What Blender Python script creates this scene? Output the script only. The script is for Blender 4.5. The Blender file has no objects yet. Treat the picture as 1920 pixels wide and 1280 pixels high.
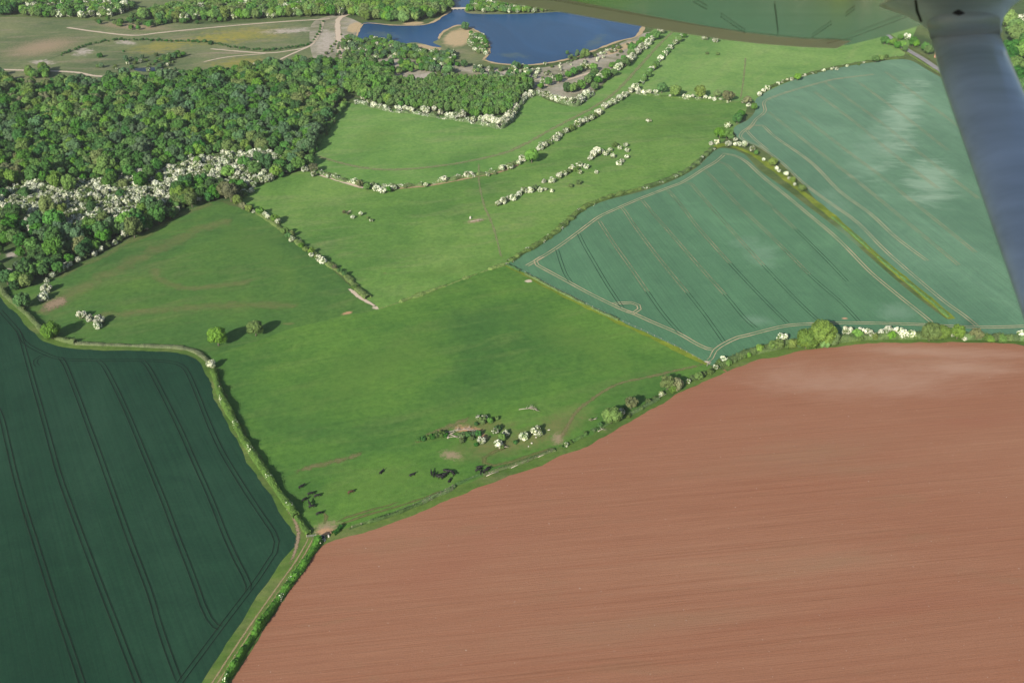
import bpy, bmesh, math, random
import numpy as np
from mathutils import Vector, Matrix
from mathutils import noise as mnoise
from mathutils.geometry import tessellate_polygon

scene = bpy.context.scene
C = scene.collection
R = math.radians
rng = np.random.default_rng(11)
random.seed(11)

# ------------------------------------------------------------------ camera
FPX, PITCH, H = 1867.0, R(31.0), 280.0          # focal length in photo pixels, dip, height above ground
cam = bpy.data.cameras.new('camera')
cam.sensor_width = 36.0
cam.lens = 36.0 * FPX / 1920.0
cam.clip_start, cam.clip_end = 0.1, 30000
cam.dof.use_dof = True
cam.dof.focus_distance = 420.0
cam.dof.aperture_fstop = 6.3
cam_ob = bpy.data.objects.new('camera', cam)
C.objects.link(cam_ob)
cam_ob.location = (0, 0, H)
cam_ob.rotation_euler = (R(90) - PITCH, 0, 0)
scene.camera = cam_ob

# ------------------------------------------------------------------ sun, sky, exposure
SUN_EL, SUN_AZ = R(27.0), R(28.0)                # light travels towards azimuth 28 deg right of +Y
world = bpy.data.worlds.new('World')
scene.world = world
world.use_nodes = True
wn = world.node_tree.nodes
sky = wn.new('ShaderNodeTexSky')
sky.sky_type = 'NISHITA'
sky.sun_disc = False
sky.sun_elevation = SUN_EL
sky.sun_rotation = R(180.0) + SUN_AZ
sky.air_density = 1.2
sky.dust_density = 1.5
wn['Background'].inputs['Strength'].default_value = 0.08
world.node_tree.links.new(sky.outputs[0], wn['Background'].inputs['Color'])
sun = bpy.data.lights.new('sun', 'SUN')
sun.energy = 4.9
sun.angle = R(0.5)
sun.color = (1.0, 0.93, 0.82)
sun_ob = bpy.data.objects.new('sun', sun)
C.objects.link(sun_ob)
sdir = Vector((math.sin(SUN_AZ) * math.cos(SUN_EL), math.cos(SUN_AZ) * math.cos(SUN_EL), -math.sin(SUN_EL)))
sun_ob.rotation_euler = sdir.to_track_quat('-Z', 'Y').to_euler()
sun_ob.location = (-200, -400, 500)
scene.view_settings.view_transform = 'Standard'
scene.view_settings.look = 'None'
scene.view_settings.exposure = 0.55
scene.view_settings.gamma = 1.0
scene.view_settings.use_curve_mapping = False
scene.cycles.max_bounces = 6
scene.cycles.diffuse_bounces = 2
scene.cycles.glossy_bounces = 3
scene.cycles.transmission_bounces = 4
scene.cycles.transparent_max_bounces = 24
scene.cycles.use_denoising = True

# ------------------------------------------------------------------ survey: photo point -> point of the land
CT, ST = math.cos(PITCH), math.sin(PITCH)
def G(px, py, z=0.0):
    u, v = (px - 960) / FPX, (640 - py) / FPX
    d = (u, CT + v * ST, -ST + v * CT)
    t = (z - H) / d[2]
    return (d[0] * t, d[1] * t)
def pxm(py):                                      # photo pixels per metre, across, at a row
    return (FPX * ST + (py - 640) * CT) / H
def GP(pts): return [G(*p) for p in pts]
def camspace(px, py, depth):
    return Vector(((px - 960) / FPX * depth, (640 - py) / FPX * depth, -depth))

def smooth(pts, step=4.0, closed=False):
    P = [Vector((p[0], p[1])) for p in pts]
    n = len(P); out = []
    rngs = range(n if closed else n - 1)
    for i in rngs:
        if closed: a, b, c, d = P[(i-1) % n], P[i], P[(i+1) % n], P[(i+2) % n]
        else: a, b, c, d = P[max(i-1, 0)], P[i], P[i+1], P[min(i+2, n-1)]
        k = max(1, int((c - b).length / step))
        for j in range(k):
            t = j / k
            out.append(0.5 * ((2*b) + (c-a)*t + (2*a-5*b+4*c-d)*t*t + (3*b-a-3*c+d)*t*t*t))
    if not closed: out.append(P[-1].copy())
    return out
def straight(pts, step=4.0):
    out = []
    for a, b in zip(pts[:-1], pts[1:]):
        a, b = Vector(a), Vector(b)
        k = max(1, int((b - a).length / step))
        out += [a.lerp(b, j / k) for j in range(k)]
    out.append(Vector(pts[-1]))
    return out
def inside(pt, poly):
    x, y = pt; c = False; n = len(poly)
    for i in range(n):
        x1, y1 = poly[i][0], poly[i][1]; x2, y2 = poly[i-1][0], poly[i-1][1]
        if (y1 > y) != (y2 > y) and x < (x2 - x1) * (y - y1) / (y2 - y1) + x1: c = not c
    return c

# ------------------------------------------------------------------ tagging and building helpers
def tag(o, label=None, cat=None, group=None, kind=None):
    if label: o['label'] = label
    if cat: o['category'] = cat
    if group: o['group'] = group
    if kind: o['kind'] = kind
    return o
def link(name, data, parent=None, mats=None):
    o = bpy.data.objects.new(name, data)
    C.objects.link(o)
    if parent is not None: o.parent = parent
    return o
def empty(name, loc, rz=0.0, sc=1.0):
    o = bpy.data.objects.new(name, None)
    C.objects.link(o)
    o.location = loc; o.rotation_euler = (0, 0, rz); o.scale = (sc, sc, sc) if not isinstance(sc, tuple) else sc
    o.empty_display_size = 0.3
    return o
def mesh_np(name, verts, faces, mats, midx=None, smooth_sh=False):
    """verts (n,3) array; faces (m,k) int array with k = 3 or 4."""
    me = bpy.data.meshes.new(name)
    verts = np.asarray(verts, dtype=np.float32); faces = np.asarray(faces, dtype=np.int32)
    m, k = faces.shape
    me.vertices.add(len(verts)); me.vertices.foreach_set('co', verts.ravel())
    me.loops.add(m * k); me.loops.foreach_set('vertex_index', faces.ravel())
    me.polygons.add(m)
    me.polygons.foreach_set('loop_start', np.arange(0, m * k, k, dtype=np.int32))
    for mt in mats: me.materials.append(mt)
    if midx is not None: me.polygons.foreach_set('material_index', np.asarray(midx, dtype=np.int32))
    me.polygons.foreach_set('use_smooth', np.full(m, smooth_sh, dtype=bool))
    me.update(calc_edges=True)
    return me
def mesh_py(name, v, f, mats, midx=None, smooth_sh=False):
    me = bpy.data.meshes.new(name)
    me.from_pydata([tuple(p) for p in v], [], f)
    for mt in mats: me.materials.append(mt)
    if midx is not None: me.polygons.foreach_set('material_index', midx)
    if smooth_sh: me.polygons.foreach_set('use_smooth', [True] * len(f))
    me.update()
    return me

# ------------------------------------------------------------------ materials
NTS, SOFT = {}, {}
TINT = {'plough': (1.04, 1.03, .96), 'meadow_grass': (1.22, 1.28, 1.5), 'upper_grass': (1.16, 1.30, 1.32), 'far_grass': (1.32, 1.35, 1.45), 'pasture_grass': (1.08, 1.20, 1.38),
        'dome_grass': (1.12, 1.20, 1.15), 'cereal_crop_blue': (.84, .93, .72), 'cereal_crop_pale': (.86, .90, .77), 'cereal_crop_dark': (.76, .86, .74), 'heath_grass': (1.05, 1.05, 1.2)}
def tinted(name, *cols):
    m = TINT.get(name, (1, 1, 1))
    return [tuple(c[i] * m[i] for i in range(3)) for c in cols]
class NT:
    def __init__(s, name):
        s.m = bpy.data.materials.new(name); s.m.use_nodes = True; s.cache = {}
        s.t = s.m.node_tree; s.n = s.t.nodes; s.l = s.t.links
        s.b = s.n['Principled BSDF']; s.out = s.n['Material Output']
    def new(s, ty, **kw):
        nd = s.n.new(ty)
        for k, v in kw.items(): setattr(nd, k, v)
        return nd
    def pos(s): return s.new('ShaderNodeNewGeometry').outputs['Position']
    def mapping(s, vec, scale=(1, 1, 1), rot=(0, 0, 0)):
        # rotate first, then scale, so that stretched noise can follow a direction
        r = s.new('ShaderNodeVectorRotate', rotation_type='Z_AXIS'); s.l.new(vec, r.inputs['Vector'])
        r.inputs['Angle'].default_value = -rot[2]
        m = s.new('ShaderNodeMapping'); m.inputs['Scale'].default_value = scale
        s.l.new(r.outputs[0], m.inputs['Vector']); return m.outputs[0]
    def noise(s, vec, scale, detail=4, rough=0.6, dist=0.0):
        n = s.new('ShaderNodeTexNoise'); n.inputs['Scale'].default_value = scale
        n.inputs['Detail'].default_value = detail; n.inputs['Roughness'].default_value = rough
        n.inputs['Distortion'].default_value = dist
        if vec is not None: s.l.new(vec, n.inputs['Vector'])
        return n.outputs['Fac']
    def ramp(s, fac, stops):
        r = s.new('ShaderNodeValToRGB'); e = r.color_ramp.elements
        while len(e) < len(stops): e.new(0.5)
        for i, (p, c) in enumerate(stops):
            e[i].position = p; e[i].color = (*c, 1) if len(c) == 3 else c
        s.l.new(fac, r.inputs['Fac']); return r.outputs['Color']
    def mr(s, v, a, b, c, d):
        n = s.new('ShaderNodeMapRange'); n.inputs[1].default_value = a; n.inputs[2].default_value = b
        n.inputs[3].default_value = c; n.inputs[4].default_value = d
        s.l.new(v, n.inputs[0]); return n.outputs[0]
    def math(s, op, a, b=None):
        n = s.new('ShaderNodeMath', operation=op)
        for i, v in enumerate((a, b)):
            if v is None: continue
            if isinstance(v, (int, float)): n.inputs[i].default_value = v
            else: s.l.new(v, n.inputs[i])
        return n.outputs[0]
    def mix(s, f, a, b, mode='MIX'):
        n = s.new('ShaderNodeMix', data_type='RGBA', blend_type=mode)
        for i, v in ((0, f), (6, a), (7, b)):
            if isinstance(v, (int, float)): n.inputs[i].default_value = v
            elif isinstance(v, tuple): n.inputs[i].default_value = (*v, 1)
            else: s.l.new(v, n.inputs[i])
        return n.outputs[2]
    def bump(s, h, strength, dist):
        n = s.new('ShaderNodeBump'); n.inputs['Strength'].default_value = strength
        n.inputs['Distance'].default_value = dist; s.l.new(h, n.inputs['Height'])
        s.l.new(n.outputs[0], s.b.inputs['Normal'])
    def color(s, c):
        s.col = c; s.l.new(c, s.b.inputs['Base Color']); NTS[s.m.name] = s; s.cache = {}
    def rough(s, v, spec=0.2):
        s.b.inputs['Roughness'].default_value = v; s.b.inputs['Specular IOR Level'].default_value = spec

def grass_mat(name, dark, mid, light, dry, dry_amt=0.35, rot=0.0, big=0.012, stripe=0.0):
    dark, mid, light, dry = tinted(name, dark, mid, light, dry)
    k = NT(name); p = k.pos()
    n1 = k.noise(p, big, 5, 0.62, 0.4)
    c = k.ramp(n1, [(0.34, dark), (0.5, mid), (0.68, light)])
    n2 = k.noise(k.mapping(p, (0.35, 1.6, 1), (0, 0, rot)), 0.045, 6, 0.68, 0.6)
    c = k.mix(k.mr(n2, 0.50, 0.74, 0.0, dry_amt), c, dry)
    n3 = k.noise(p, 0.32, 6, 0.72)
    c = k.mix(1.0, c, k.ramp(n3, [(0.3, (0.74, 0.78, 0.74)), (0.5, (1, 1, 1)), (0.72, (1.28, 1.22, 1.2))]), 'MULTIPLY')
    n6 = k.noise(p, 0.9, 2, 0.5)
    c = k.mix(k.mr(n6, 0.66, 0.74, 0, 0.4), c, tuple(v * 0.5 for v in dark))
    c = k.mix(k.mr(n6, 0.32, 0.26, 0, 0.3), c, dry)
    n5 = k.noise(p, 0.08, 4, 0.6, 1.0)
    c = k.mix(1.0, c, k.ramp(n5, [(0.34, (0.88, 0.92, 0.90)), (0.5, (1, 1, 1)), (0.68, (1.10, 1.06, 1.02))]), 'MULTIPLY')
    if stripe:
        w = k.noise(k.mapping(p, (0.02, 1.0, 1), (0, 0, rot)), 0.5, 3, 0.6)
        c = k.mix(1.0, c, k.ramp(w, [(0.36, (1 - stripe,) * 3), (0.64, (1 + stripe,) * 3)]), 'MULTIPLY')
    k.color(c); k.rough(0.95, 0.1)
    k.bump(k.noise(p, 1.3, 5, 0.8), 0.6, 0.25)
    return k.m

def crop_mat(name, dark, mid, light, rot, sheen=0.1):
    dark, mid, light = tinted(name, dark, mid, light)
    k = NT(name); p = k.pos()
    n1 = k.noise(k.mapping(p, (0.4, 1.2, 1), (0, 0, rot)), 0.014, 5, 0.6, 0.7)
    c = k.ramp(n1, [(0.33, dark), (0.5, mid), (0.7, light)])
    w = k.noise(k.mapping(p, (0.015, 1.0, 1), (0, 0, rot)), 0.9, 4, 0.7)
    c = k.mix(1.0, c, k.ramp(w, [(0.34, (0.86, 0.87, 0.88)), (0.5, (1, 1, 1)), (0.66, (1.12, 1.1, 1.09))]), 'MULTIPLY')
    f = k.noise(p, 0.7, 5, 0.8)
    c = k.mix(1.0, c, k.ramp(f, [(0.3, (0.84, 0.85, 0.86)), (0.7, (1.15, 1.13, 1.12))]), 'MULTIPLY')
    g = k.noise(p, 0.05, 4, 0.6, 1.2)
    c = k.mix(1.0, c, k.ramp(g, [(0.35, (0.90, 0.92, 0.92)), (0.68, (1.12, 1.08, 1.06))]), 'MULTIPLY')
    k.color(c); k.rough(0.9, 0.08)
    k.b.inputs['Sheen Weight'].default_value = sheen
    k.b.inputs['Sheen Roughness'].default_value = 0.6
    k.bump(k.math('ADD', w, f), 0.5, 0.12)
    return k.m

def soft_mat(name, c1, c2, strength=0.8, scale=0.25, lo=0.35, rot=0.0, stretch=(1, 1, 1), patchy=0.5):
    """a worn or bare area whose edge frays into what lies under it (UV.x runs 0 at the middle to 1 at the rim)"""
    SOFT[name] = (c1, c2, strength, scale, lo, rot, stretch, patchy)
    k = NT(name); p = k.pos()
    uv = k.new('ShaderNodeUVMap'); sp = k.new('ShaderNodeSeparateXYZ'); k.l.new(uv.outputs[0], sp.inputs[0])
    q = k.mapping(p, stretch, (0, 0, rot))
    n = k.noise(q, scale, 6, 0.72, 0.5)
    r = k.math('ADD', sp.outputs[0], k.mr(n, 0.3, 0.7, patchy, -patchy))
    a = k.mr(r, lo, 1.0, strength, 0.0)
    a.node.interpolation_type = 'SMOOTHSTEP'
    a = k.math('MULTIPLY', a, k.mr(sp.outputs[0], 0.8, 1.0, 1.0, 0.0))
    c = k.mix(k.mr(k.noise(q, scale * 2.7, 5, 0.7), 0.35, 0.65, 0, 1), c1, c2)
    k.color(c); k.rough(0.95, 0.1)
    k.l.new(a, k.b.inputs['Alpha'])
    return k.m

def leaf_mat(name, col, var=0.30, transl=0.16, green=None):
    k = NT(name); p = k.pos()
    tc = k.new('ShaderNodeTexCoord').outputs['Object']
    oi = k.new('ShaderNodeObjectInfo').outputs['Random']
    n = k.noise(p, 0.45, 3, 0.6)
    c = k.ramp(n, [(0.3, tuple(x * (1 - var) for x in col)), (0.5, col), (0.72, (col[0] * 1.35, col[1] * 1.25, col[2] * 1.1))])
    nf = k.noise(p, 1.5, 4, 0.85)
    if green is not None: c = k.mix(k.mr(nf, 0.40, 0.50, 1, 0), c, green)
    c = k.mix(1.0, c, k.ramp(k.noise(p, 2.3, 3, 0.8), [(0.34, (0.60, 0.64, 0.66)), (0.5, (1, 1, 1)), (0.66, (1.42, 1.36, 1.25))]), 'MULTIPLY')
    hs = k.new('ShaderNodeHueSaturation')
    k.l.new(c, hs.inputs['Color']); k.l.new(k.mr(oi, 0, 1, 0.84, 1.40), hs.inputs['Value'])
    rnd = k.math('FRACT', k.math('MULTIPLY', oi, 7.13))
    k.l.new(k.mr(rnd, 0, 1, 0.495, 0.525), hs.inputs['Hue'])
    k.l.new(k.mr(k.math('FRACT', k.math('MULTIPLY', oi, 3.7)), 0, 1, 0.82, 1.08), hs.inputs['Saturation'])
    k.l.new(hs.outputs[0], k.b.inputs['Base Color']); k.rough(0.75, 0.2)
    tr = k.new('ShaderNodeBsdfTranslucent'); k.l.new(hs.outputs[0], tr.inputs['Color'])
    mx = k.new('ShaderNodeMixShader'); mx.inputs[0].default_value = transl
    k.l.new(k.b.outputs[0], mx.inputs[1]); k.l.new(tr.outputs[0], mx.inputs[2])
    k.l.new(mx.outputs[0], k.out.inputs['Surface'])
    return k.m
def plain(name, c1, c2=None, scale=1.0, rough=0.8, spec=0.3, metal=0.0, bump=0.0):
    k = NT(name); p = k.new('ShaderNodeTexCoord').outputs['Object']
    n = k.noise(p, scale, 5, 0.65)
    k.color(k.ramp(n, [(0.35, c1), (0.65, c2 or tuple(x * 1.3 for x in c1))]))
    k.rough(rough, spec); k.b.inputs['Metallic'].default_value = metal
    if bump: k.bump(n, bump, 0.05)
    return k.m

TRAM = math.atan2(G(289, 896)[1] - G(232, 760)[1], G(289, 896)[0] - G(232, 760)[0])
TRAM_M = math.atan2(G(1325, 596)[1] - G(1220, 465)[1], G(1325, 596)[0] - G(1220, 465)[0])
TRAM_R = math.atan2(G(1680, 446)[1] - G(1519, 304)[1], G(1680, 446)[0] - G(1519, 304)[0])
PLOUGH = math.atan2(G(1900, 1070)[1] - G(950, 1165)[1], G(1900, 1070)[0] - G(950, 1165)[0])

M = {}
M['ground'] = grass_mat('rough_ground', (.050, .085, .028), (.075, .115, .036), (.11, .15, .05), (.20, .18, .10), 0.5)
M['pasture'] = grass_mat('pasture_grass', (.046, .108, .020), (.068, .140, .022), (.094, .172, .026), (.14, .165, .045), 0.35, R(20), stripe=0.05)
M['nw'] = grass_mat('dome_grass', (.042, .098, .026), (.056, .120, .028), (.075, .140, .030), (.125, .135, .055), 0.55, R(25), stripe=0.05)
M['p1'] = grass_mat('meadow_grass', (.060, .130, .024), (.088, .168, .030), (.118, .195, .040), (.165, .185, .065), 0.6, R(15))
M['p2'] = grass_mat('upper_grass', (.074, .150, .034), (.100, .180, .040), (.130, .208, .052), (.19, .205, .085), 0.6, R(10))
M['p3'] = grass_mat('far_grass', (.080, .160, .038), (.108, .195, .046), (.136, .220, .058), (.18, .21, .08), 0.4, R(60))
M['heath'] = grass_mat('heath_grass', (.085, .120, .045), (.125, .155, .060), (.165, .180, .075), (.25, .205, .13), 0.75, R(8), big=0.009)
M['crop_l'] = crop_mat('cereal_crop_dark', (.012, .046, .029), (.016, .055, .035), (.023, .066, .044), TRAM, 0.0)
M['crop_m'] = crop_mat('cereal_crop_blue', (.050, .145, .088), (.062, .168, .102), (.085, .205, .130), TRAM_M, 0.06)
M['crop_r'] = crop_mat('cereal_crop_pale', (.058, .160, .100), (.078, .192, .122), (.115, .245, .165), TRAM_R, 0.06)
M['floor'] = grass_mat('woodland_floor', (.042, .085, .026), (.060, .110, .034), (.085, .13, .046), (.16, .15, .09), 0.5)
M['spoil'] = grass_mat('spoil_ground', (.16, .16, .10), (.27, .25, .19), (.36, .33, .28), (.14, .17, .07), 0.8, big=0.03)

def plough_mat():
    PL = tinted('plough', (.250, .112, .070), (.262, .125, .080), (.285, .148, .096))
    k = NT('tilled_red_soil'); p = k.pos()
    n1 = k.noise(k.mapping(p, (0.35, 1.0, 1), (0, 0, PLOUGH)), 0.010, 5, 0.55, 0.5)
    c = k.ramp(n1, [(0.34, PL[0]), (0.52, PL[1]), (0.70, PL[2])])
    w1 = k.noise(k.mapping(p, (0.006, 1.0, 1), (0, 0, PLOUGH)), 0.42, 5, 0.72)
    c = k.mix(1.0, c, k.ramp(w1, [(0.28, (0.96, 0.91, 0.89)), (0.5, (1, 1, 1)), (0.72, (1.03, 1.06, 1.07))]), 'MULTIPLY')
    w3 = k.noise(k.mapping(p, (0.004, 1.0, 1), (0, 0, PLOUGH)), 1.1, 5, 0.85)
    c = k.mix(1.0, c, k.ramp(w3, [(0.36, (0.86, 0.82, 0.80)), (0.46, (1, 1, 1)), (0.60, (1.02, 1.03, 1.03)), (0.68, (1.13, 1.16, 1.18))]), 'MULTIPLY')
    w2 = k.noise(k.mapping(p, (0.02, 1.0, 1), (0, 0, PLOUGH)), 1.9, 3, 0.7)
    c = k.mix(1.0, c, k.ramp(w2, [(0.32, (0.92, 0.91, 0.90)), (0.68, (1.07, 1.08, 1.08))]), 'MULTIPLY')
    f = k.noise(p, 1.6, 5, 0.85)
    c = k.mix(1.0, c, k.ramp(f, [(0.3, (0.86, 0.85, 0.85)), (0.7, (1.13, 1.14, 1.15))]), 'MULTIPLY')
    g = k.noise(k.mapping(p, (0.25, 1.0, 1), (0, 0, PLOUGH)), 0.05, 5, 0.7, 1.0)
    c = k.mix(k.mr(g, 0.56, 0.78, 0, 0.30), c, (.215, .155, .088))
    s = k.noise(p, 0.75, 2, 0.5)
    c = k.mix(k.mr(s, 0.72, 0.77, 0, 0.55), c, (.45, .36, .29))
    k.color(c); k.rough(0.95, 0.1)
    k.bump(k.math('ADD', k.math('MULTIPLY', w2, 1.3), f), 0.7, 0.10)
    return k.m
M['plough'] = plough_mat()
def water_mat(name, c, r=0.09):
    k = NT(name); p = k.pos()
    n = k.noise(k.mapping(p, (1, 0.4, 1), (0, 0, R(20))), 0.012, 4, 0.6, 1.0)
    k.color(k.ramp(n, [(0.35, c), (0.7, tuple(x * 1.5 for x in c))]))
    k.rough(r, 0.06); k.b.inputs['IOR'].default_value = 1.33
    k.bump(k.noise(k.mapping(p, (1, 2.2, 1), (0, 0, R(30))), 0.9, 5, 0.7), 0.35, 0.12)
    return k.m
M['water'] = water_mat('lake_water', (.013, .050, .120), 0.25)
M['pond'] = water_mat('pond_water', (.015, .025, .05))
M['tan'] = soft_mat('worn_soil', (.40, .27, .18), (.30, .24, .12), 0.95, 0.6, 0.45, patchy=0.35)
M['tan_faint'] = soft_mat('faint_worn_soil', (.30, .27, .14), (.20, .24, .11), 0.55, 0.15, 0.3, patchy=0.6)
M['track_soft'] = soft_mat('track_worn_turf', (.28, .21, .12), (.15, .17, .055), 0.6, 0.3, 0.0, patchy=0.6)
M['track_rut'] = soft_mat('track_rut_soil', (.33, .25, .15), (.22, .20, .09), 0.9, 0.4, 0.4, patchy=0.4)
M['rut_tan'] = soft_mat('wheel_rut_pale', (.50, .40, .26), (.32, .32, .18), 0.85, 0.05, 0.5, patchy=0.5)
M['rut_faint'] = soft_mat('wheel_rut_faint', (.42, .36, .22), (.20, .27, .15), 0.7, 0.03, 0.4, patchy=0.6)
M['rut_shade'] = soft_mat('wheel_rut_shade', (.008, .020, .014), (.020, .032, .020), 0.85, 0.06, 0.75, patchy=0.1)  # shade down in the crop gaps, painted as dark ribbons
M['rut_green'] = soft_mat('wheel_rut_green', (.030, .085, .050), (.050, .11, .066), 0.8, 0.06, 0.6, patchy=0.35)  # ruts of a darker green than the crop
M['dry'] = soft_mat('dry_grass', (.175, .165, .065), (.115, .145, .045), 0.75, 0.10, 0.1, patchy=0.45)
M['dry_arc'] = soft_mat('dry_grass_streak', (.30, .26, .12), (.17, .21, .07), 0.30, 0.09, 0.0, patchy=0.5)
M['lush'] = soft_mat('lush_grass', (.048, .115, .030), (.062, .135, .036), 0.22, 0.06, 0.0, patchy=0.4)
M['bright'] = soft_mat('bright_grass', (.100, .175, .036), (.085, .16, .034), 0.4, 0.05, 0.0, patchy=0.4)
M['soil'] = soft_mat('bare_red_soil', (.42, .22, .13), (.46, .30, .17), 0.95, 0.5, 0.3, patchy=0.4)
M['pinky'] = soft_mat('trampled_soil', (.34, .22, .16), (.25, .22, .13), 0.85, 0.6, 0.15, patchy=0.5)
M['sand'] = soft_mat('pale_gravel', (.56, .46, .36), (.46, .38, .29), 0.96, 0.4, 0.55, patchy=0.25)
M['spoil_p'] = soft_mat('pale_spoil', (.46, .40, .36), (.30, .27, .21), 0.9, 0.12, 0.2, patchy=0.7)
M['reed'] = soft_mat('reed_bed', (.46, .33, .20), (.36, .30, .17), 0.97, 0.12, 0.7, patchy=0.15)
M['yellow'] = soft_mat('yellow_flowers', (.34, .28, .03), (.26, .24, .05), 0.55, 0.12, 0.0, patchy=0.7)
M['margin'] = grass_mat('field_margin', (.055, .110, .022), (.085, .150, .030), (.12, .18, .04), (.20, .18, .09), 0.6)
M['margin_y'] = grass_mat('yellow_margin', (.10, .15, .018), (.15, .205, .022), (.20, .25, .03), (.14, .14, .05), 0.4, big=0.05)
M['pale_crop'] = soft_mat('wind_laid_crop_and_glare', (.23, .34, .24), (.17, .29, .19), 0.8, 0.05, 0.0, rot=TRAM_R + R(70), stretch=(0.4, 1, 1), patchy=0.75)  # wind-laid crop mixed with window reflections painted into the colour
M['pale_crop2'] = soft_mat('pale_thin_crop', (.17, .28, .19), (.12, .24, .15), 0.5, 0.03, 0.0, patchy=0.6)
M['pale_soil'] = soft_mat('dry_soil_and_glare', (.37, .230, .165), (.34, .205, .140), 0.8, 0.02, 0.0, rot=PLOUGH, stretch=(0.3, 1, 1), patchy=0.5)  # dry soil tone plus painted glare and haze of the far side
M['olive_soil'] = soft_mat('weedy_soil', (.24, .155, .090), (.26, .15, .095), 0.40, 0.04, 0.0, rot=PLOUGH, stretch=(0.2, 1, 1), patchy=0.6)
M['red_soil'] = soft_mat('moist_red_soil', (.27, .105, .066), (.25, .10, .062), 0.35, 0.03, 0.0, rot=PLOUGH, stretch=(0.2, 1, 1), patchy=0.5)
M['shallow'] = soft_mat('shallow_weed', (.10, .12, .08), (.07, .12, .10), 0.45, 0.05, 0.0, patchy=0.7)
M['road'] = plain('asphalt', (.20, .19, .19), (.28, .27, .27), 0.3, 0.9, 0.2)

L = {
 'mid':    leaf_mat('leaf_mid_green', (.070, .162, .026)),
 'bright': leaf_mat('leaf_bright_green', (.118, .220, .034)),
 'dark':   leaf_mat('leaf_dark_green', (.042, .115, .022)),
 'teal':   leaf_mat('leaf_grey_green', (.075, .145, .062)),
 'olive':  leaf_mat('leaf_olive', (.122, .180, .040)),
 'brown':  leaf_mat('leaf_brown_bud', (.135, .150, .070)),
 'plant':  leaf_mat('leaf_plantation', (.088, .172, .036)),
 'hedge':  leaf_mat('leaf_hedge', (.085, .135, .035)),
 'hedge_pale': leaf_mat('leaf_hedge_pale', (.155, .195, .085)),
 'haw':    leaf_mat('leaf_hawthorn', (.105, .155, .045)),
}
BLOSSOM = leaf_mat('hawthorn_blossom', (.70, .71, .60), 0.15, 0.15, (.13, .20, .07))
TWIG = plain('bare_twigs', (.12, .10, .07), (.30, .26, .20), 2.0)
BARK = plain('bark', (.10, .08, .06), (.18, .15, .12), 3.0, bump=0.5)
DEADWOOD = plain('bleached_wood', (.24, .20, .16), (.44, .39, .33), 1.5, bump=0.3)

# ------------------------------------------------------------------ land sheets
ZS = [0.02]
def zup(dz=0.004):
    ZS[0] += dz
    return ZS[0]
def sheet(name, pts, mat, label, cat, z=None, jitter=0.0, smoothed=True, step=6.0):
    P = GP(pts)
    if smoothed: P = smooth(P, step, closed=True)
    if jitter: P = [p + jitter * Vector((mnoise.noise(Vector((p.x * .11, p.y * .11, 1))) + .5 * mnoise.noise(Vector((p.x * .6, p.y * .6, 2))), mnoise.noise(Vector((p.x * .11, p.y * .11, 5))) + .5 * mnoise.noise(Vector((p.x * .6, p.y * .6, 6))))) for p in P]
    FIELDS.append((P, mat))
    z = zup() if z is None else z
    v = [(p[0], p[1], z) for p in P]
    tris = tessellate_polygon([[Vector((a, b, 0)) for a, b, _ in v]])
    me = mesh_py(name, v, [tuple(t) for t in tris], [mat])
    bm = bmesh.new(); bm.from_mesh(me)
    for f in bm.faces:
        if f.normal.z < 0: f.normal_flip()
    bm.to_mesh(me); bm.free()
    return tag(link(name, me), label, cat, None, 'structure')
def ribbon_mesh(name, P, width, mat, z, wj=0.0, fade_ends=True):
    n = len(P); v = []; uv = []
    for i, p in enumerate(P):
        a, b = P[max(i-1, 0)], P[min(i+1, n-1)]
        t = Vector(b) - Vector(a); t.normalize() if t.length else None
        nn = Vector((-t.y, t.x)); w = width * 0.5 * (1 + wj * 1.6 * mnoise.noise(Vector((p[0] * .09, p[1] * .09, z * 300))) + wj * .7 * mnoise.noise(Vector((p[0] * .5, p[1] * .5, z * 300))))
        e = fade_ends and i in (0, n-1)
        for s in (-1, 0, 1):
            v.append((p[0] + nn.x * w * s, p[1] + nn.y * w * s, z)); uv.append(1.0 if (s or e) else 0.0)
    f = []
    for i in range(n - 1):
        for s in (0, 1):
            a = i * 3 + s; f.append((a, a + 3, a + 4, a + 1))
    return v, f, uv
def finish_uv(name, v, f, uv, mat):
    me = mesh_py(name, v, f, [mat])
    l = me.uv_layers.new(name='UVMap')
    vi = np.zeros(len(me.loops), dtype=np.int32); me.loops.foreach_get('vertex_index', vi)
    arr = np.zeros((len(vi), 2), dtype=np.float32); arr[:, 0] = np.array(uv)[vi]
    l.data.foreach_set('uv', arr.ravel())
    bm = bmesh.new(); bm.from_mesh(me)
    for fc in bm.faces:
        if fc.normal.z < 0: fc.normal_flip()
    bm.to_mesh(me); bm.free()
    return me
def ribbon(name, pts, width, mat, label, cat='worn ground', wj=0.15, sm=True, z=None):
    P = smooth(GP(pts), 5.0) if sm else straight(GP(pts), 5.0)
    v, f, uv = ribbon_mesh(name, P, width, mat, z or zup(), wj)
    return tag(link(name, finish_uv(name, v, f, uv, mat)), label, cat, None, 'structure')
FIELDS = []
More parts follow.
